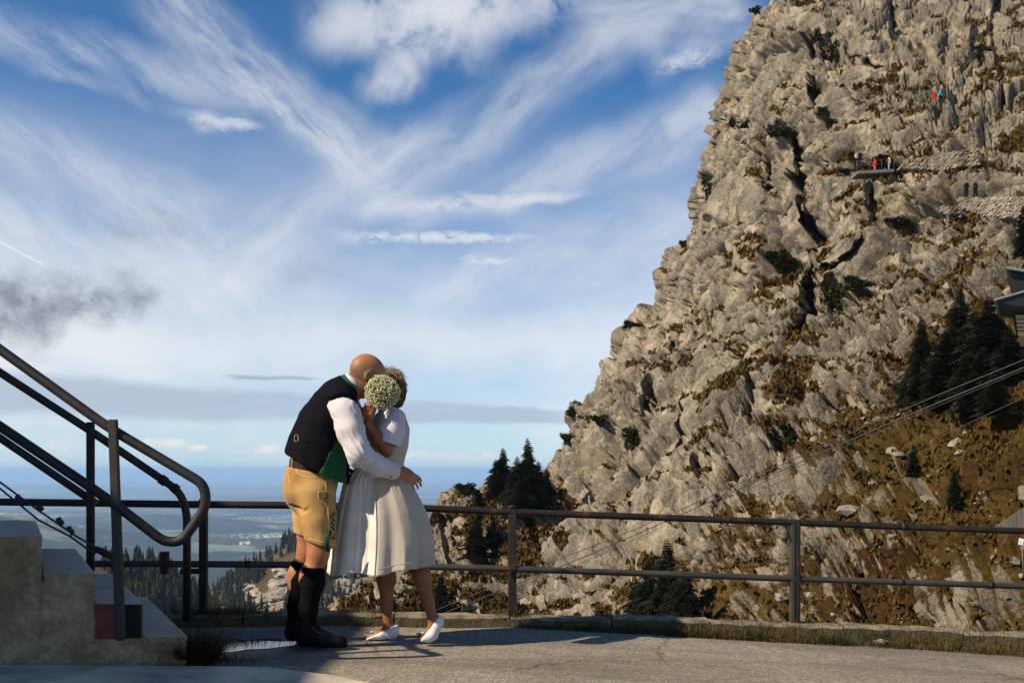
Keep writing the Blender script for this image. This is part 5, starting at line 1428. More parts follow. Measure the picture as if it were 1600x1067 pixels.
# stockings and shoes
def leg_wear(pts, rs, top_n, top_p, heel, toe, dy, gv, nm='stocking'):
    S = SDF(lo, hi, .0065); S.chain(pts, rs, .03); S.plane(top_p, top_n, .003)
    st_ = link_mesh('stocking', S.mesh('stocking', warp=folds(.003, 10, 33, (1, 1, 3))), SOCK, man)
    S = SDF(lo, hi, .0055); h = M(*heel, dy); t = M(*toe, dy); m_ = h * .45 + t * .55
    S.cone(h, m_, .047, .050, .03, sq=((0, 1, 0), .95)); S.cone(m_, t, .050, .036, .03, sq=((0, 1, 0), 1.15))
    S.cone(h + V(.02, 0, .02), h + V(.012, 0, .085), .05, .048, .03); S.cone(m_ + V(.0, 0, .01), h + V(.03, 0, .07), .042, .040, .03)
    S.cone(t, t + V(.016, 0, -.006), .034, .034, .02)
    gzv = M(0, gv, dy)[2]; S.plane((0, 0, gzv + .012), (0, 0, -1), .004); S.plane(h + V(0, 0, .105), (-.1, 0, 1), .004)
    sh = link_mesh('shoe', S.mesh('shoe'), BOOTM, man)
    S = SDF(lo, hi, .0055); S.cone(h, m_, .052, .052, .03); S.cone(m_, t, .052, .042, .03); S.cone(t, t + V(.02, 0, -.005), .040, .038, .02)
    S.plane((0, 0, gzv + .020), (0, 0, 1)); S.plane((0, 0, gzv + .001), (0, 0, -1)); link_mesh('sole', S.mesh('sole'), BOOTM, sh)
    mb = MB()
    for k in range(5):
        c = m_ * (1 - k / 6) + (h + V(.03, 0, .07)) * (k / 6) + V(.022, 0, .040)
        mb.tube([c + V(-.012, -.034, -.008), c + V(.004, -.016, .004), c + V(.004, .016, .004), c + V(-.012, .034, -.008)], .0028, 6)
    mb.build('lace', SOCK, sh)
    mb = MB()
    for k in range(5):
        c = m_ * (1 - k / 6) + (h + V(.03, 0, .07)) * (k / 6) + V(.013, -.040, .026); mb.blob(c, .0036, k, 1, 0)
    mb.build('eyelets', METAL, sh)
    return st_
leg_wear([M(490, 880, -.10), M(488, 908, -.10), M(482, 950, -.10), M(480, 992, -.10)], [.070, .071, .053, .048], (.05, 0, 1), M(490, 885.5, -.1), (473, 996), (530, 1002), -.11, 1011)
leg_wear([M(472, 872, .12), M(470, 905, .12), M(464, 945, .12), M(461, 985, .12)], [.066, .068, .055, .048], (.05, 0, 1), M(468, 876.5, .12), (456, 988), (502, 993), .12, 1001.5)

# ================================================================== the woman
YW = 6.47
def W(u, v, dy=0.0): return P(u, v, YW + dy)
woman = empty('person', W(640, 1000), 'woman in white blouse, beige dirndl skirt and cream apron leaning on the bald man', 'person')
lo, hi = V(-1.32, 5.95, -.07), V(-.40, 6.90, 1.78)
S = SDF(lo, hi, .0062)
S.chain([W(598, 750), W(602, 722), W(606, 690), W(609, 660)], [.135, .100, .108, .095], .05, sq=((0, 1, 0), 1.25))
S.chain([W(610, 655), W(606, 636), W(605, 624)], [.060, .046, .048], .04)
head(S, W(604, 607), (-.93, .10, -.34), (-.30, 0, .95), .98, .9)
for sgn in (-1, 1): S.cone(W(610, 655, .05 * sgn), W(614, 660, .14 * sgn), .055, .055, .05)
wrist = W(573, 661, -.26)
S.chain([W(615, 660, -.155), W(603, 703, -.21)], [.052, .043], .03); S.chain([W(603, 703, -.21), W(589, 682, -.25), wrist], [.043, .039, .026], .018)
S.chain([W(613, 660, .155), W(600, 703, .2), W(580, 680, .05), W(566, 660, -.06)], [.05, .043, .037, .027], .02)
# left fist round the bouquet stems: fingers wrap the axis
ax0, ax1 = W(567, 655, -.275), W(582, 624, -.285); axd = (ax1 - ax0) / np.linalg.norm(ax1 - ax0)
fc_ = ax0 * .58 + ax1 * .42; e1 = np.array([-.55, -.83, 0.]); e1 -= axd * e1.dot(axd); e1 /= np.linalg.norm(e1); e2 = np.cross(axd, e1)
if e2[0] < 0: e2 = -e2
pc = fc_ + e2 * .026 + e1 * -.012
S.cone(wrist, pc - axd * .02, .026, .030, .02, sq=(e1, .85)); S.cone(pc - axd * .026, pc + axd * .026, .025, .024, .02)
for i, off in enumerate((.036, .0135, -.0085, -.030)):
    c = fc_ + axd * off; R_ = (.0235, .0245, .024, .0225)[i]; prev = None
    for k in range(8):
        a = R(20) + R(215) * k / 7 ; p = c + e2 * math.cos(a) * R_ * 1.1 + e1 * math.sin(a) * R_
        if prev is not None: S.cone(prev, p, .0094, .0090 - .0003 * k, .004)
        prev = p
S.cone(pc + axd * .01, fc_ + axd * .045 + e1 * .010 + e2 * .012, .013, .0115, .01); S.cone(fc_ + axd * .045 + e1 * .010 + e2 * .012, fc_ + axd * .058 + e1 * .020 - e2 * .008, .0112, .0095, .004)
# other hand rests on his chest
hand(S, W(566, 660, -.06), (-.55, -.1, .83), (.2, .95, .1), (.7, -.2, .5), .9, curl=(.3, .4, .3), fr=.008)
# legs and feet
S.chain([W(601, 800, .08), W(602, 872, .08), W(603, 905, .08), W(604, 945, .08), W(606, 972, .08)], [.082, .058, .057, .036, .031], .03)
S.cone(W(609, 982, .08), W(590, 991, .08), .030, .026, .03); S.cone(W(590, 991, .08), W(577, 995, .08), .024, .017, .02)
S.ell(W(606, 900, .09), (.048, .05, .075), None, .03)
S.chain([W(612, 800, .03), W(649, 868, .025), W(659, 900, -.02), W(669, 940, -.05), W(675, 963, -.06)], [.080, .058, .055, .036, .032], .03)
S.ell(W(661, 904, -.02), (.046, .046, .068), None, .03)
S.cone(W(677, 966, -.06), W(672, 990, -.06), .031, .028, .02); S.ell(W(683, 970, -.06), (.026, .026, .026), None, .02); S.cone(W(671, 990, -.06), W(660, 998, -.06), .026, .016, .02)
S.ell(W(684, 962, -.06), (.008, .02, .01), None, .01)
link_mesh('body', S.mesh('body'), SKIN_W, woman)
# ballerina shoes
def flat_shoe(parts, cuts, gv, dy):
    S = SDF(lo, hi, .005)
    for a, b_, ra, rb, sq in parts: S.cone(a, b_, ra, rb, .02, sq=((0, 1, 0), sq))
    for c in cuts: S.plane(*c)
    return link_mesh('shoe', S.mesh('shoe'), SHOEW, woman)
z1 = W(0, 999, .08)[2]
s1 = flat_shoe([(W(612, 985, .08), W(596, 989, .08), .041, .036, 1.0), (W(596, 989, .08), W(577, 993, .08), .036, .030, 1.15), (W(615, 981, .08), W(613, 988, .08), .036, .04, 1.0)],
               [((0, 0, z1), (0, 0, -1), .003), (W(605, 982, .08), (-.42, 0, .91), .004)], 999, .08)
s2 = flat_shoe([(W(684, 971, -.06), W(675, 990, -.06), .040, .038, .95), (W(675, 990, -.06), W(662, 995, -.06), .036, .032, 1.15), (W(675, 992, -.06), W(670, 996, -.06), .03, .03, 1.0)],
               [((0, 0, W(0, 1004, -.06)[2]), (0, 0, -1), .003), (W(676, 975, -.06), (-.80, 0, .60), .004)], 1004, -.06)
for sh, c in ((s1, W(583, 988, .08)), (s2, W(663, 989.5, -.06))):
    mb = MB()
    for sg in (-1, 1): mb.tube([c, c + V(-.012, .014 * sg - .006, .008), c + V(-.018, .006 * sg - .006, .002), c], .0035, 6)
    mb.build('bow', SHOEW, sh)
# skirt and apron
VV_ = np.array([722, 730, 742, 757, 780, 800, 825, 850, 870, 890.]); UC = np.array([596, 593, 591, 590, 593, 595, 596, 596, 595, 594.]); HW = np.array([29, 33, 42, 51, 59, 65.5, 71, 75, 76.5, 77.5])
HY = np.array([.125, .135, .16, .19, .225, .25, .27, .285, .295, .305])
def skirt_mesh(name, th0, th1, out, mat, v0=722, nth=220, nv=64, seed=1, hem=None, gather=1.0):
    th = np.linspace(th0, th1, nth); vv = np.linspace(v0, 890, nv); G = np.zeros((nv, nth, 3))
    for i, v in enumerate(vv):
        t = (v - 722) / 168.; c = W(np.interp(v, VV_, UC), v); hx = np.interp(v, VV_, HW) / F * YW; hy = np.interp(v, VV_, HY)
        big = .026 * np.sin(th * 5 + 1.0 + .8 * np.sin(th * 2)) + .015 * np.sin(th * 9 + 2.2 + .5 * t) + .006 * np.sin(th * 17 + .7) + .012 * (1 - np.abs(np.sin(th * 6.5 + .4))) ** 3 - .010 * (1 - np.abs(np.sin(th * 4.5 + 1.3 + .3 * t))) ** 4
        small = .0045 * np.sin(th * 46 + 1.7 * np.sin(th * 5)) + .003 * np.sin(th * 71)
        fold = big * t ** .8 * 1.1 + small * np.clip(1.05 - t * 3.2, 0, 1) * gather
        G[i, :, 0] = c[0] + np.cos(th) * (hx + fold + out); G[i, :, 1] = c[1] + np.sin(th) * (hy + fold + out)
        G[i, :, 2] = c[2] + (0 if i < nv - 1 else 0) + t ** 3 * (.012 * np.cos(th) + .010 * np.sin(th * 6 + 1)) + t ** 2 * .02 * np.clip(np.cos(th), 0, 1)
    o = link_mesh(name, np_mesh(name, G.reshape(-1, 3), grid_faces(nv, nth)), mat, woman)
    sol = o.modifiers.new('solid', 'SOLIDIFY'); sol.thickness = .004; sol.offset = -1 if name == 'skirt' else 1
    return o, G
sk, SKG = skirt_mesh('skirt', -math.pi, math.pi, 0, SKIRT, seed=1)
ap, APG = skirt_mesh('apron', R(92), R(271), .006, APRON, nth=150, gather=1.3)
for G_, o_ in ((SKG, sk), (APG, ap)):      # stitched hem
    mb = MB(); row = G_[-5]; mb.tube([row[i] + (row[i] - np.array([row[:, 0].mean(), row[:, 1].mean(), row[i][2]])) * .004 for i in range(0, len(row), 2)], .0018, 5); mb.build('hem_seam', SKIRT if o_ is sk else APRON, o_)
mb = MB(); e_ = [APG[i, -1] + V(.0, -.004, 0) for i in range(0, 64, 3)]; mb.tube(e_, .003, 6); mb.build('hem_seam', APRON, ap)
# bodice, blouse, waistband, bow, wristband
S = SDF(lo, hi, .006)
S.chain([W(603, 728), W(604, 712), W(607, 690), W(609, 668), W(610, 655)], [.108, .108, .120, .118, .080], .04, sq=((0, 1, 0), 1.22))
S.ell(W(594, 676, 0), (.085, .11, .075), None, .04)
S.cone(W(602, 630), W(606, 648), .050, .058, .01, cut=True); S.ell(W(615, 657, -.2), (.085, .075, .080), None, .01, cut=True); S.ell(W(613, 657, .2), (.085, .075, .080), None, .01, cut=True)
S.plane(W(600, 730), (0, 0, -1), .004)
link_mesh('bodice', S.mesh('bodice', warp=folds(.003, 9, 44)), SKIRT, woman)
S = SDF(lo, hi, .006)
S.chain([W(615, 656, -.145), W(612, 672, -.17), W(604, 696, -.20)], [.070, .082, .079], .03); S.chain([W(613, 656, .145), W(609, 672, .17), W(602, 696, .195)], [.070, .080, .074], .03)
S.chain([W(611, 654, -.1), W(611, 654, .1)], [.068, .068], .05)
S.cone(W(600, 626), W(606, 650), .046, .060, .01, cut=True)
S.cone(W(604, 702, -.20), W(600, 722, -.205), .066, .062, .003, cut=True)
S.plane(W(602, 691, -.2), (-.30, -.1, -.95), .003)
def blo(vs, vn):
    d = fbm(vs * np.array([9, 9, 4]), 3, seed=55, ridged=True) * .006
    a = np.arctan2(vs[:, 1] - (YW - .17), vs[:, 0] - W(614, 0)[0]); g = np.exp(-((vs[:, 2] - W(0, 650)[2]) / .035) ** 2)
    return vs + vn * (d + g * .004 * np.sin(a * 18))[:, None]
bl = link_mesh('blouse', S.mesh('blouse', warp=blo), BLOUSE, woman)
BL = bvh(bl)
project_curve(BL, [(588, 691), (600, 694), (617, 700)], .0025, 'sleeve_hem', BLOUSE, bl, lift=.001)
project_curve(BL, [(611, 645), (604, 655), (598, 668)], .0016, 'seam', SKIRT, bl)
def oval(v, k, n=48):
    c = W(np.interp(v, VV_, UC), v); hx = np.interp(v, VV_, HW) / F * YW * k; hy = np.interp(v, VV_, HY) * k
    return [c + V(math.cos(a) * hx, math.sin(a) * hy, 0) for a in np.linspace(0, 2 * math.pi, n, endpoint=False)]
mb = MB()
for v in (719, 722, 725, 728): mb.tube(oval(v, 1.03), .010, 8, closed=True)
mb.build('waistband', SKIRT, woman)
NAVY = cloth('dark_ribbon', (.012, .014, .02), .6); mb = MB(); c = W(553, 737, -.08)
for dx, dz in ((-.05, .02), (-.035, -.06), (-.01, -.12), (.015, -.05)):
    mb.tube([c, c + V(dx * .6, -.01, dz * .5), c + V(dx, 0, dz)], [.010, .016, .006], 8)
mb.build('apron_bow', NAVY, woman)
cuff(W(572, 659, -.262), W(574.5, 665.5, -.258), .031, .033, 'wristband', SHOEW, woman, .004)
# hair
HAIR = scrub_mat('blonde_hair', ((.30, .20, .10), (.50, .40, .26), (.10, .055, .03), (.22, .13, .06)), 14)
HAIRD = scrub_mat('brown_hair', ((.06, .035, .02), (.11, .065, .035), (.03, .016, .01), (.09, .05, .03)), 14)
S = SDF(lo, hi, .006)
S.ell(W(609, 604), (.098, .094, .100), None, .02); S.ell(W(617, 617), (.066, .080, .085), None, .03)
S.plane(W(592, 610), (-.92, 0, -.4), .02); S.plane(W(612, 640), (-.25, 0, -1), .02)
def hr_w(vs, vn):
    d = fbm(vs * np.array([22, 22, 9]), 3, seed=66, ridged=True) * .010 + fbm(vs * 60, 2, seed=67) * .004
    return vs + vn * d[:, None]
hair = link_mesh('hair', S.mesh('hair', warp=hr_w), HAIRD, woman)
mb = MB(); rh = random.Random(11)
for k in range(520):
    a = rh.uniform(-.9, 2.3); b_ = rh.uniform(-1.2, 1.2); n_ = V(math.cos(a) * math.cos(b_), math.sin(b_), math.sin(a) * math.cos(b_)); n_ /= np.linalg.norm(n_)
    p = W(607, 602) + n_ * V(.098, .092, .102); t = np.cross(n_, V(rh.uniform(-.45, .45), -1, rh.uniform(-.45, .45))); t /= np.linalg.norm(t); L = rh.uniform(.03, .075) * rh.choice((1, 1, -.5))
    mb.tube([p - n_ * .006, p + t * L * .4 + n_ * .007, p + t * L * .8 + n_ * .008 + V(0, 0, -.004), p + t * L * 1.1 + n_ * rh.uniform(.0, .018)], [.0022, .0022, .0016, .0006], 4)
mb.build('hair_strands', HAIR, hair)
mb = MB(); c0 = W(626, 603, -.02); mb.blob(c0, (.016, .03, .03), 4, 2, .2); mb.build('hair_clip', NAVY, hair)

# ================================================================== bouquet
bq = empty('bouquet', tuple(ax1), 'round bouquet of tiny cream white flowers held in front of the faces', 'bouquet')
FLW = scrub_mat('blossom_petals', ((.60, .56, .34), (.74, .70, .50), (.44, .42, .20), (.62, .58, .38)), 40); STM = scrub_mat('flower_stems', ((.05, .08, .02), (.12, .14, .04), (.02, .035, .01), (.10, .10, .03)), 30)
bc = W(597.5, 613, -.30); rb = .100; mb = MB(); ms = MB(); rf = random.Random(9); core = bc
vsb, fsb = [], []
for k in range(2300):
    n_ = V(rf.gauss(0, 1), rf.gauss(0, 1), rf.gauss(0, 1)); n_ /= np.linalg.norm(n_)
    r_ = rb * (1.0 + rf.uniform(-.20, .09) + .13 * mnoise.noise(Vector(n_) * 2.6)); p = bc + n_ * r_ * V(1.04, 1, 1); s_ = rf.uniform(.0020, .0046)
    mb.blob(p, (s_, s_, s_), k, 0, .5)
    if k % 3 == 0: ms.tube([bc + n_ * r_ * .5, p], [.0012, .0009], 3, cap=False)
mb.build('blossoms', FLW, bq)
for k in range(380):
    n_ = V(rf.gauss(0, 1), rf.gauss(0, 1), rf.gauss(0, 1)); n_ /= np.linalg.norm(n_); p = bc + n_ * rb * rf.uniform(.80, .97); t = V(rf.gauss(0, 1), rf.gauss(0, 1), rf.gauss(0, 1)) * .006
    ms.tube([p, p + t], [.003, .0008], 3, cap=False)
ms.blob(bc, rb * .80, 3, 3, .08)
ms.build('greenery', STM, bq)
mb = MB(); mb.tube([ax0 - axd * .012, ax0, ax1, ax1 + axd * .02 + (bc - ax1) * .15], [.013, .013, .013, .016], 14); mb.build('ribbon_wrap', SHOEW, bq)
mb = MB()
for k in range(9):
    a = k * .7; mb.tube([ax0 + (e1 * math.cos(a) + e2 * math.sin(a)) * .006, ax0 - axd * .03 + (e1 * math.cos(a) + e2 * math.sin(a)) * .009], .0025, 5)
mb.build('stems', STM, bq)
# ------------------------------------------------------------------ nearer spruces with real branches
def spruce_mesh(seed, h, spread=.24, lean=0.0, sparse=1.0):
    rn = np.random.RandomState(seed); Vs, Fs = [], []; n = 0
    nw = int(34 * sparse) ; zs = np.linspace(.07, .985, nw) ** .93
    for z in zs:
        t = 1 - z; R_ = h * spread * 1.15 * (t ** .68) * rn.uniform(.68, 1.15) + .03 * h * .15
        for j in range(rn.randint(8, 12)):
            a = rn.rand() * 6.283; L = R_ * rn.uniform(.55, 1.2); d = np.array([math.cos(a), math.sin(a), 0]); s = np.array([-d[1], d[0], 0])
            base = np.array([0, 0, z * h]); m = max(4, int(9 * t) + 3)
            for k in range(m):
                f = (k + .6) / m; c = base + d * L * f + np.array([0, 0, -L * (.50 * f * f - .12 * f)]); w = (L * (.30 * (1 - f) + .10) + h * .010) * rn.uniform(.7, 1.3); dn = np.array([0, 0, -1.])
                for sg in (-1, 1):
                    tip = c + s * sg * w + d * w * .55 + dn * w * rn.uniform(.2, .8); q = c + d * L * .10; low = c + s * sg * w * .35 + dn * w * rn.uniform(.45, .9)
                    Vs += [c, q, tip, low]; Fs.append((n, n + 1, n + 2, n + 3)); n += 4
    return np.array(Vs), Fs
SPM = {}
def spruce(p, h, seed, label, group, spread=.24, name='spruce'):
    key = seed % 5
    if key not in SPM:
        v, f = spruce_mesh(key, 1.0); me = bpy.data.meshes.new('crown'); me.from_pydata(v.tolist(), [], f); me.materials.append(NEEDLE)
        tm = MB(); tm.tube([V(0, 0, -.06), V(0, 0, .4), V(0, 0, .98)], [.018, .012, .003], 7); tme = bpy.data.meshes.new('trunk'); tme.from_pydata(np.concatenate(tm.v).tolist(), [], tm.f); tme.materials.append(BARK)
        SPM[key] = (me, tme)
    t = empty(name, tuple(p), label, 'spruce', group); t.rotation_euler = (0, 0, seed * 1.3); w = h * spread / .24; t.scale = (w, w, h)
    for nm, me in zip(('crown', 'trunk'), SPM[key]):
        o = bpy.data.objects.new(nm, me); COL.objects.link(o); o.parent = t
    return t
def tall(u, vt, vb, getp, seed, label, group, spread=.24, fwd=1.0):
    p = getp(u, vb); p = p - (p - V(0, 0, EYE)) / np.linalg.norm(p) * fwd
    h = (vb - vt) / F * p[1]; spruce(p + V(0, 0, -.3), h + .3, seed, label, group, spread)
GS = 'spruces on the saddle left of the cliff'
for u, vt, vb, sd_, sp, lb in [(822, 684, 792, 0, .26, 'tallest spruce on the saddle, with a pointed top against the sky'), (787, 697, 772, 1, .30, 'second tallest spruce on the saddle, left of the tallest one'),
                      (775, 716, 778, 2, .34, 'leftmost spruce on the saddle beside the bare rock knob'), (806, 712, 795, 3, .34, 'dense spruce between the two tallest ones on the saddle'),
                      (840, 716, 790, 4, .32, 'spruce right of the tallest one on the saddle, close to the cliff edge'), (853, 728, 776, 1, .34, 'rightmost small spruce on the saddle, touching the cliff')]:
    tall(u, vt, vb, on_spur, sd_, lb, GS, sp)
for u, vt, vb, sd_, sp, lb in [(812, 745, 800, 2, .5, 'low dark spruce at the front of the saddle clump'), (745, 806, 866, 3, .42, 'low bushy spruce on the spur behind the middle of the railing, left one'), (768, 812, 852, 1, .5, 'low bushy spruce on the spur behind the middle of the railing, right one'),
                               (690, 896, 962, 4, .34, 'dark spruce on the spur right of the woman, below the lower rail'), (664, 920, 962, 0, .34, 'small spruce on the spur half hidden by the raised shoe'),
                               (612, 930, 958, 2, .30, 'tiny spruce on the pale rock between the legs of the woman')]:
    tall(u, vt, vb, on_spur, sd_, lb, 'spruces on the lower spur', sp)
GC = 'dark spruces low on the cliff behind the railing'
for u, vt, vb, sd_, sp, lb in [(1040, 842, 975, 1, .30, 'tallest dark spruce low on the cliff between the two middle railing posts'), (1012, 868, 985, 0, .30, 'dark spruce left of the tallest one between the railing posts'),
                               (1068, 880, 990, 3, .32, 'dark spruce right of the tallest one between the railing posts'), (995, 905, 985, 4, .34, 'smallest dark spruce at the left of the railing clump'), (1050, 905, 990, 2, .36, 'squat dark spruce in front of the tallest one between the posts')]:
    tall(u, vt, vb, on_cliff, sd_, lb, GC, sp)
GR = 'shaded spruces in the gully below the hut'; rq = random.Random(31)
lbs = {0: 'spruce standing alone at the left of the dark gully below the hut', 1: 'tall spruce at the upper edge of the dark gully'}
gul = [(1440, 492, 592), (1500, 448, 590), (1478, 500, 606), (1522, 470, 600), (1462, 540, 618), (1430, 566, 626), (1412, 582, 628), (1545, 452, 590), (1560, 478, 585), (1535, 520, 628), (1505, 540, 618), (1484, 555, 615), (1555, 560, 640), (1530, 585, 636), (1515, 570, 632), (1575, 500, 590), (1452, 575, 622), (1548, 598, 640)]
for k, (u, vt, vb) in enumerate(gul):
    lb = lbs.get(k, 'dark spruce in the dense clump filling the gully left of the hut')
    tall(u, vt + (14 if k > 1 else 0) + 3 * math.sin(k * 5), vb, on_cliff, k, lb, GR, .42 if k > 1 else .26, 2.0)
tall(1597, 322, 398, on_cliff, 3, 'dark narrow spruce on the cliff above the hut, at the right edge', None, .22, 2.0)
for u, vt, vb, sd_, lb in [(1427, 690, 735, 1, 'slim spruce on the grassy slope under the cables'), (1492, 728, 772, 2, 'short spruce on the grassy slope left of the plank fence')]:
    tall(u, vt, vb, on_cliff, sd_, lb, 'small spruces on the grassy slope', .26)

# ------------------------------------------------------------------ mountain pines clinging to the rock
PINE = scrub_mat('pine_scrub', ((.018, .022, .008), (.040, .042, .014), (.008, .009, .004), (.030, .030, .010)), .8)
def pine(u, v, ru, rv, getp, label, group='mountain pines clinging to the rock'):
    p = getp(u, v + rv * .3); p = p - (p - V(0, 0, EYE)) / np.linalg.norm(p) * .35; k = p[1] / F; rx, rz = ru * k, rv * k
    rn = np.random.RandomState(int(u * 7 + v)); n = int(350 + 900 * min(1, ru / 30))
    g = rn.randn(n, 3); g /= np.linalg.norm(g, axis=1, keepdims=True); g *= (rn.rand(n) ** .4)[:, None]
    lob = 1 + .45 * np.sin(np.arctan2(g[:, 2], g[:, 0]) * 3 + u); c = p + g * np.array([rx, min(rx, rz) * .9, rz]) * lob[:, None]
    d = g + rn.randn(n, 3) * .5 + np.array([0, -.2, .4]); d /= np.linalg.norm(d, axis=1, keepdims=True); s = np.cross(d, rn.randn(n, 3)); s /= np.linalg.norm(s, axis=1, keepdims=True)
    L = (.22 + .4 * rn.rand(n)) * (.55 + .25 * rx); c0 = c - d * L[:, None] * .5; w = L * .28
    vs = np.stack([c0, c0 + d * L[:, None] * .5 + s * w[:, None], c0 + d * L[:, None], c0 + d * L[:, None] * .5 - s * w[:, None]], 1).reshape(-1, 3)
    o = link_mesh('mountain_pine', np_mesh('mountain_pine', vs, np.arange(n * 4).reshape(-1, 4), smooth=False), PINE)
    o.data.transform(Matrix.Translation(-Vector(p))); o.location = p
    tag(o, label, 'mountain pine', group)
for u, v, ru, rv, lb in [(1300, 78, 18, 28, 'dark pine scrub filling the large hollow near the top of the cliff'), (1278, 55, 9, 10, 'small pine scrub above the left lip of the large hollow'), (1100, 292, 11, 24, 'dark pine scrub at the left edge of the cliff, upper part'),
                         (1212, 404, 20, 11, 'oval pine scrub left of the main cleft'), (1306, 460, 22, 32, 'tall patch of pine scrub right of the main cleft'), (1340, 440, 20, 9, 'flat pine scrub right of the tall patch beside the cleft'),
                         (1222, 206, 20, 7, 'flat pine scrub left of the cleft in the upper cliff'), (1166, 196, 13, 6, 'flat pine scrub under a ledge in the upper left cliff'), (954, 598, 11, 12, 'round pine scrub near the left edge of the lower cliff'),
                         (994, 678, 25, 14, 'wide dark pine scrub on the smooth lower left face'), (936, 652, 12, 8, 'small pine scrub left of the wide dark one'), (880, 676, 10, 10, 'pine scrub at the left cliff edge above the saddle'),
                         (1062, 374, 5, 5, 'tiny pine on the left skyline of the cliff, upper one'), (982, 502, 14, 5, 'low pine scrub on the left skyline of the cliff, lower one'), (1295, 188, 8, 7, 'small round pine scrub right of the upper cleft'),
                         (1140, 190, 6, 8, 'small pine scrub near the upper left edge'), (1400, 342, 14, 6, 'flat pine scrub below the walkway'), (1532, 78, 8, 20, 'narrow pine scrub in a crack at the upper right'), (890, 640, 7, 8, 'small pine scrub on the skyline above the saddle'),
                         (1232, 670, 14, 22, 'rust dark scrub in the lower gully'), (1180, 8, 8, 6, 'tiny pine scrub at the top left of the cliff'), (1468, 605, 40, 20, 'wide dark scrub at the foot of the gully spruces'), (1420, 612, 22, 16, 'dark scrub at the left foot of the gully spruces'), (1540, 625, 30, 14, 'dark scrub at the right foot of the gully spruces'),
                         (1500, 565, 40, 30, 'dark scrub between the gully spruces')]:
    pine(u, v, ru, rv, on_cliff, lb)
for u, v, ru, rv, lb in [(716, 757, 14, 9, 'dark pine scrub on top of the spur left of the saddle, left one'), (738, 762, 12, 6, 'dark pine scrub on top of the spur left of the saddle, right one'), (704, 808, 6, 5, 'small pine scrub on the spur just under the top rail'), (832, 765, 26, 14, 'low pine scrub under the saddle spruces'), (800, 772, 20, 14, 'low pine scrub at the left foot of the saddle spruces')]:
    pine(u, v, ru, rv, on_spur, lb, 'pine scrub on the spur')

# ------------------------------------------------------------------ path across the cliff: walkway, dry-stone walls, fence
WOOD = simple('grey_wood', (.17, .14, .11), .9, var=.5, scale=3, bs=.5, bscale=14, bdist=.02, aniso=(1, 1, .2)); DRYW = rock_mat('dry_stone', gray=(.34, .29, .22), pale=(.44, .38, .28), dark=(.16, .14, .11), sc=2)
def onp(u, v, fwd=1.2):
    p = on_cliff(u, v); return p - (p - V(0, 0, EYE)) / np.linalg.norm(p) * fwd
def at_depth(u, v, Y): return P(u, v, Y)
ybar = float(min(onp(1368, 262, 3.0)[1], onp(1390, 255, 3.0)[1], onp(1350, 262, 3.0)[1]))
wk = empty('walkway', tuple(P(1368, 267, ybar)), 'short wooden walkway bridging a gap on the cliff path', 'walkway')
a, c_ = P(1340, 267, ybar - .5), P(1397, 264, ybar - .5)
mb = MB(); mb.hexa([a + V(0, 0, -.35), c_ + V(0, 0, -.35), c_ + V(0, 2.2, -.35), a + V(0, 2.2, -.35), a, c_, c_ + V(0, 2.2, 0), a + V(0, 2.2, 0)]); mb.build('deck', WOOD, wk)
for f in (0, .33, .66, 1): mb = MB(); p = a * (1 - f) + c_ * f; mb.tube([p, p + V(0, 0, 1.15)], .045, 6); mb.build('post', STEEL2, wk)
mb = MB(); mb.tube([a + V(0, 0, 1.1), c_ + V(0, 0, 1.1)], .03, 6); mb.tube([a + V(0, 0, .6), c_ + V(0, 0, .6)], .025, 6); mb.build('handrail', STEEL2, wk)
def stone_wall(pts_top, pts_bot, label, fwd=1.0, seed=0):
    rn = random.Random(seed); tu = [p[0] for p in pts_top]; yb = []
    us = np.linspace(tu[0], tu[-1], 9); base = [onp(u, np.interp(u, [p[0] for p in pts_bot], [p[1] for p in pts_bot]) - 3, fwd)[1] for u in us]
    base = np.array(base); base = np.minimum(base, np.convolve(np.pad(base, 1, 'edge'), [.33, .34, .33], 'valid'))
    mb = MB(); u = tu[0]
    p0 = P(tu[0], np.interp(tu[0], tu, [p[1] for p in pts_top]), base[0])
    v0 = min(p[1] for p in pts_top); v1 = max(p[1] for p in pts_bot); v = v0
    while v < v1:
        rh_ = rn.uniform(2.0, 3.4); u = tu[0] + rn.uniform(-3, 3)
        while u < tu[-1]:
            wd = rn.uniform(2.2, 6.5); um = u + wd / 2
            vt = np.interp(um, tu, [p[1] for p in pts_top]); vb = np.interp(um, [p[0] for p in pts_bot], [p[1] for p in pts_bot])
            if vt <= v + rh_ / 2 <= vb + 2:
                Y = float(np.interp(um, us, base)) + rn.uniform(-.12, .12); k = Y / F; c = P(um, v + rh_ / 2, Y)
                sx_, sz_ = wd * k * .92, rh_ * k * .9
                bx = []
                for sxg in (-1, 1):
                    for syg in (-1, 1):
                        for szg in (-1, 1): bx.append(c + V(sxg * sx_ / 2 * rn.uniform(.78, 1), syg * .45 + rn.uniform(-.12, .12), szg * sz_ / 2 * rn.uniform(.7, 1)))
                mb.add(bx, [(0, 1, 3, 2), (4, 6, 7, 5), (0, 4, 5, 1), (2, 3, 7, 6), (0, 2, 6, 4), (1, 5, 7, 3)])
            u += wd
        v += rh_
    o = mb.build('stone_wall', DRYW); o.data.transform(Matrix.Translation(-Vector(p0))); o.location = p0
    surf_attr(o.data, 'veg', np.full(len(o.data.vertices), -1.0)); tag(o, label, 'stone wall', 'dry stone walls under the cliff path')
stone_wall([(1406, 258), (1440, 247), (1480, 240), (1526, 233)], [(1406, 262), (1480, 262), (1530, 258)], 'dry stone wall under the cliff path, right of the walkway', 1.0, 1)
stone_wall([(1500, 310), (1540, 311), (1640, 306)], [(1500, 322), (1540, 334), (1640, 345)], 'pale dry stone wall under the dark pair of hikers at the right edge', 1.0, 2)
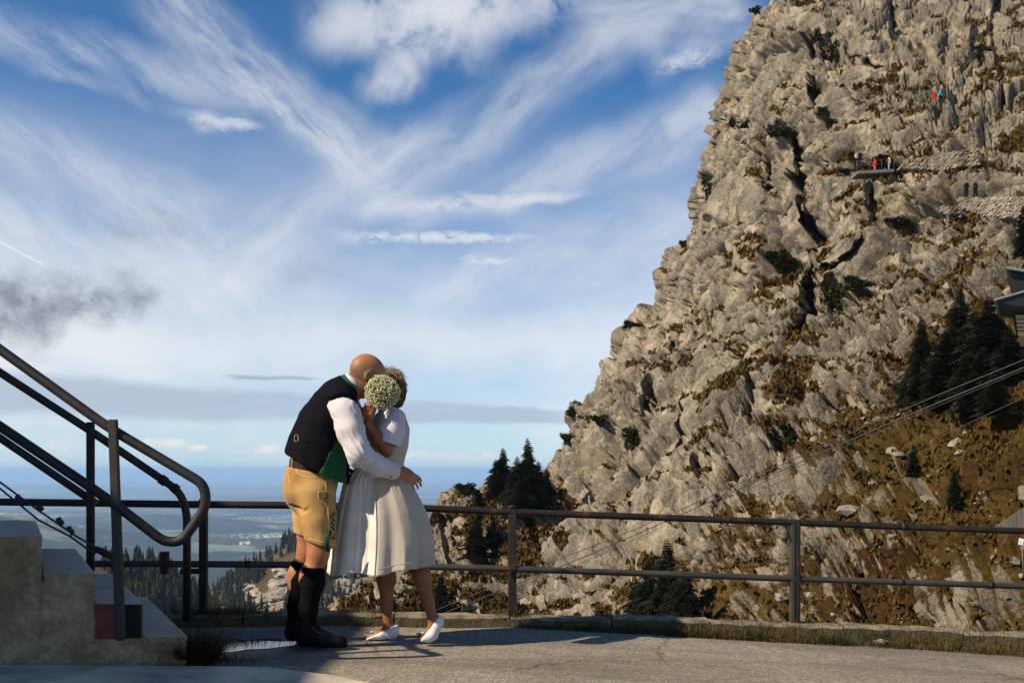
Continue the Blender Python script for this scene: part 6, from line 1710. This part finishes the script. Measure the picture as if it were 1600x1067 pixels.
stone_wall([(1470, 322), (1500, 326)], [(1470, 328), (1500, 340)], 'short stub of dry stone wall left of the dark pair of hikers', .8, 3)
def fence(pts, n, label, fwd=1.4):
    P_ = [onp(u, v, fwd) for u, v in pts]; t = empty('path_fence', tuple(P_[0]), label, 'fence', 'fences along the cliff path'); tops = []
    for k in range(n):
        f = k / (n - 1) * (len(P_) - 1); i = min(int(f), len(P_) - 2); p = P_[i] * (1 - f + i) + P_[i + 1] * (f - i); mb = MB(); mb.tube([p + V(0, 0, -.3), p + V(0, 0, 1.15)], .042, 6); mb.build('post', STEEL2, t); tops.append(p + V(0, 0, 1.1))
    mb = MB(); mb.tube(tops, .018, 5); mb.tube([q - V(0, 0, .5) for q in tops], .016, 5); mb.build('cable', STEEL2, t)
fence([(1398, 264), (1450, 262), (1510, 258)], 5, 'thin post and wire fence in front of the stone wall right of the walkway'); fence([(1440, 240), (1500, 232), (1560, 222), (1600, 205)], 6, 'thin post and wire fence on the higher stretch of path')
fence([(1500, 308), (1560, 308), (1620, 304)], 4, 'thin post and wire fence beside the dark pair of hikers'); fence([(1308, 272), (1326, 270), (1340, 266)], 3, 'short fence left of the walkway on the cliff path')

# ------------------------------------------------------------------ hikers
def hiker(p, h, face, jacket, trousers, hairc, label, pack=None, arms=0):
    p = np.asarray(p, float); t = empty('person', tuple(p), label, 'person', 'hikers on the cliff path'); k = h / 1.75; f = V(math.cos(face), math.sin(face), 0); s = V(-f[1], f[0], 0)
    def q(a, b, z): return p + (f * a + s * b) * k + V(0, 0, z * k)
    lo, hi = p + V(-.6, -.6, -.08), p + V(.6, .6, 1.95)
    def rigs(part):
        S = SDF(lo, hi, .026)
        if part == 'body':
            S.chain([q(0, 0, .95), q(0, 0, 1.2), q(0, 0, 1.45)], [.12, .11, .10], .03); S.chain([q(0, 0, 1.45), q(.01, 0, 1.56)], [.055, .05], .02); S.ell(q(.02, 0, 1.65), (.095 * k, .085 * k, .115 * k), None, .02); S.cone(q(.10, 0, 1.64), q(.125, 0, 1.62), .02, .018, .01)
            for g in (-1, 1):
                S.chain([q(0, .09 * g, .92), q(.04 * g, .10 * g, .50), q(.02 + .08 * g, .10 * g, .06)], [.085, .06, .042], .02); S.cone(q(.02 + .08 * g, .10 * g, .04), q(.16 + .08 * g, .11 * g, .03), .045, .035, .02)
                S.chain([q(0, .18 * g, 1.40), q(.0 + .05 * arms, .23 * g, 1.12), q(.12 + .10 * arms, .20 * g, .92 + .2 * arms)], [.055, .042, .035], .02); S.ell(q(.15 + .10 * arms, .19 * g, .88 + .2 * arms), (.04, .03, .045), None, .02)
        elif part == 'jacket':
            S.chain([q(0, 0, .90), q(0, 0, 1.15), q(0, 0, 1.42)], [.155, .145, .135], .04, sq=(s, 1.25))
            for g in (-1, 1): S.chain([q(0, .18 * g, 1.40), q(.0 + .05 * arms, .24 * g, 1.12), q(.11 + .10 * arms, .205 * g, .95 + .2 * arms)], [.078, .066, .056], .03)
        else:
            S.cone(q(0, 0, .93), q(0, 0, .86), .14, .14, .03)
            for g in (-1, 1): S.chain([q(0, .09 * g, .88), q(.04 * g, .10 * g, .50), q(.02 + .08 * g, .10 * g, .10)], [.112, .085, .068], .02)
        return S.mesh(part, smooth_it=1)
    link_mesh('body', rigs('body'), SKIN_W, t); link_mesh('jacket', rigs('jacket'), jacket, t); link_mesh('trousers', rigs('trousers'), trousers, t)
    S = SDF(q(-.2, -.2, 1.4), q(.2, .2, 1.9), .022) if False else SDF(p + V(-.25, -.25, 1.4 * k), p + V(.25, .25, 1.95 * k), .022)
    S.ell(q(-.015, 0, 1.675), (.10 * k, .095 * k, .115 * k), None, .01); S.plane(q(.05, 0, 1.62), f + V(0, 0, -.5)); link_mesh('hair', S.mesh('hair'), hairc, t)
    if pack is not None:
        S = SDF(lo, hi, .026); S.cone(q(-.20, 0, 1.0), q(-.20, 0, 1.35), .12, .11, .02, sq=(s, 1.3)); link_mesh('backpack', S.mesh('backpack'), pack, t)
def plain(name, c): return simple(name, c, .95, var=.2, scale=6, spec=.08)
CR, CY, CJ, CK, CBP, CGR, CTQ, CW = plain('red_jacket', (.40, .02, .015)), plain('yellow_top', (.55, .33, .10)), plain('blue_jeans', (.10, .28, .50)), plain('black_clothes', (.006, .006, .012)), plain('blue_pack', (.02, .05, .18)), plain('grey_trousers', (.16, .13, .12)), plain('teal_jacket', (.03, .22, .28)), plain('white_top', (.25, .24, .23))
HB = plain('dark_hair', (.02, .012, .008))
yb_ = ybar + .5; dz = P(1368, 265, ybar - .5)
hiker(V((1367 - 800) / F * yb_, yb_, a[2] + .02), 1.72, R(200), CR, CGR, HB, 'hiker in a red jacket standing on the wooden walkway')
hiker(V((1389 - 800) / F * yb_, yb_, c_[2] + .02), 1.78, R(10), CY, CJ, HB, 'hiker in yellow top and blue jeans with blue backpack on the walkway', pack=CBP)
hiker(onp(1344, 258, 1.0), 1.6, R(250), CK, CK, HB, 'hiker in dark clothes left of the one in the red jacket')
hiker(onp(1337, 258, .8), 1.5, R(250), CW, CK, HB, 'hiker in a white top half hidden at the left end of the walkway')
yp = float(onp(1517, 309, 1.6)[1])
hiker(P(1510, 310, yp), 1.70, R(250), CK, CK, plain('blonde', (.35, .22, .10)), 'left one of the two hikers in black above the stone wall', arms=1)
hiker(P(1524, 309, yp), 1.68, R(285), CK, CK, HB, 'right one of the two hikers in black above the stone wall', arms=.6)
hiker(onp(1461, 165, 1.2), 1.7, R(260), CR, CGR, HB, 'small distant hiker in a red jacket high on the upper path')
hiker(onp(1467, 163, 1.2), 1.7, R(280), CTQ, CK, HB, 'small distant hiker in a teal jacket high on the upper path')

# ------------------------------------------------------------------ station hut at the right edge
yh = 46.0; ht = empty('hut', tuple(P(1640, 525, yh)), 'dark wooden cable car hut with pale roof edges at the right edge', 'hut')
def hx(u, v, y=yh): return P(u, v, y)
PALEROOF = simple('pale_metal_roof', (.20, .23, .21), .5, var=.2); DARKW = simple('dark_stained_boards', (.008, .008, .010), .8, var=.3); PLANK = simple('warm_larch_boards', (.50, .36, .21), .8, var=.35, scale=2.5, aniso=(1, 1, 4), bs=.4, bscale=20)
def prism(front, d, name, mat, slope=0):
    n = len(front); vs = [p for p in front] + [p + V(d * .53, d, slope) for p in front]
    mb = MB(); mb.add(vs, [tuple(range(n))[::-1], tuple(range(n, 2 * n))] + [(i, (i + 1) % n, (i + 1) % n + n, i + n) for i in range(n)]); return mb.build(name, mat, ht)
prism([hx(1575, 424), hx(1700, 446), hx(1700, 500), hx(1584, 500)], 5, 'upper_storey', DARKW)
prism([hx(1571, 419, yh - .3), hx(1700, 443, yh - .3), hx(1700, 440, yh - .3), hx(1573, 416, yh - .3)], 6.5, 'roof', PALEROOF, .35)
prism([hx(1553, 467, yh - 2.5), hx(1700, 425, yh - 2.5), hx(1700, 428, yh - 2.5), hx(1553, 470, yh - 2.5)], 5, 'canopy', PALEROOF)
prism([hx(1558, 470.5, yh - 2.4), hx(1700, 430, yh - 2.4), hx(1700, 478, yh - 2.4), hx(1584, 478, yh - 2.4)], 4, 'soffit', DARKW)
pw = prism([hx(1586.5, 492, yh - .6), hx(1700, 492, yh - .6), hx(1700, 532, yh - .6), hx(1591, 524, yh - .6)], 4, 'wall', PLANK)
for v in (499, 505, 511, 517):
    mb = MB(); mb.tube([hx(1588.5 if v < 510 else 1590.5, v, yh - .62), hx(1700, v + 1.5, yh - .62)], .02, 4); mb.build('board_joint', DARKW, pw)

# plank fence and small white plate at the right edge
yf = 24.0; pf = empty('plank_fence', tuple(P(1600, 832, yf)), 'weathered grey plank fence with sloping top at the right edge', 'fence')
u = 1546.0; k = 0; rp = random.Random(12)
while u < 1700:
    w = 6.2; vt = 829 - (u - 1546) * .66 ; vb = 832 + (u - 1546) * .03; a, c_ = P(u, vb, yf), P(u + w - .7, vb, yf); y_ = rp.uniform(-.01, .01)
    t1, t2 = P(u, vt, yf), P(u + w - .7, vt - w * .66, yf); mb = MB(); mb.hexa([a + V(0, y_, 0), c_ + V(0, y_, 0), c_ + V(0, y_ + .03, 0), a + V(0, y_ + .03, 0), t1 + V(0, y_, 0), t2 + V(0, y_, 0), t2 + V(0, y_ + .03, 0), t1 + V(0, y_ + .03, 0)])
    mb.build('plank', WOOD, pf); u += w
sg = empty('sign_plate', tuple(P(1596, 850, 20)), 'small blank white plate on a stake at the right edge', 'sign')
mb = MB(); Rz = np.array(Euler((0, R(12), 0)).to_matrix()); mb.box(P(1595.5, 846, 20), (.10, .01, .13), Rz); mb.build('plate', simple('white_plate', (.75, .73, .66), .5), sg); mb = MB(); mb.tube([P(1597, 850, 20.03), P(1599, 900, 20.03)], .012, 6); mb.build('stake', WOOD, sg)

# ------------------------------------------------------------------ cableway ropes across the slope
CAB = simple('cable_steel', (.030, .028, .026), .5, var=.2, metal=0.0)
def cable(pts, ys, r, label):
    p = [P(u, v, y) for (u, v), y in zip(pts, ys)]; p = bez(p, 8); mb = MB(); mb.tube(p, r, 6); o = mb.build('cable', CAB); o.data.transform(Matrix.Translation(-Vector(p[0]))); o.location = p[0]
    tag(o, label, 'cable', 'cableway ropes over the slope')
cable([(1760, 496), (1600, 562), (1400, 645), (1200, 735), (1000, 823), (850, 883), (690, 949), (640, 968)], [38, 41, 44, 48, 53, 58, 66, 70], .019, 'uppermost dark cable running down across the slope behind the railing')
cable([(1760, 508), (1600, 574), (1400, 657), (1200, 744), (1000, 832), (873, 886), (712, 950), (660, 970)], [38, 41, 44, 48, 53, 58, 66, 70], .025, 'second dark cable from the top, the thickest one, behind the railing')
cable([(1760, 512), (1600, 578), (1400, 662), (1200, 750), (1000, 838), (890, 888), (760, 940), (700, 962)], [38, 41, 44, 48, 53, 58, 66, 70], .011, 'thin cable just below the thickest one, behind the railing')
cable([(1760, 553), (1600, 621), (1435, 700), (1290, 778), (1130, 850), (960, 930), (900, 962)], [32, 34, 36, 39, 43, 49, 52], .011, 'lowest and thinnest cable, well below the other three')
for q0, q1, lb in (((1363, 702), (1332, 748), 'thin guy wire on the grassy slope, left one of two'), ((1360, 727), (1351, 748), 'thin guy wire on the grassy slope, right one of two')):
    mb = MB(); mb.tube([P(*q0, 37), P(*q1, 37)], .012, 5); tag(mb.build('guy_wire', CAB), lb, 'wire', 'guy wires on the slope')
# loose stones and litter on the verge
for k, (u, v, r_) in enumerate([(893, 987, .05), (908, 984, .035), (1405, 985, .05), (880, 981, .03)]):
    x = (u - 800) / F * 7.0; y = float(vergeY(x)) + .10; mb = MB(); mb.blob(V(x, y, float(gz(x)) + r_ * .3), (r_ * 1.3, r_, r_ * .6), k, 2, .3); tag(mb.build('stone', KERBM), ['broken stone by the kerb right of the middle post', 'small stone by the kerb right of the broken one', 'loose stone on the verge near the right post', 'smallest stone left of the broken one by the kerb'][k], 'stone', 'stones on the verge')
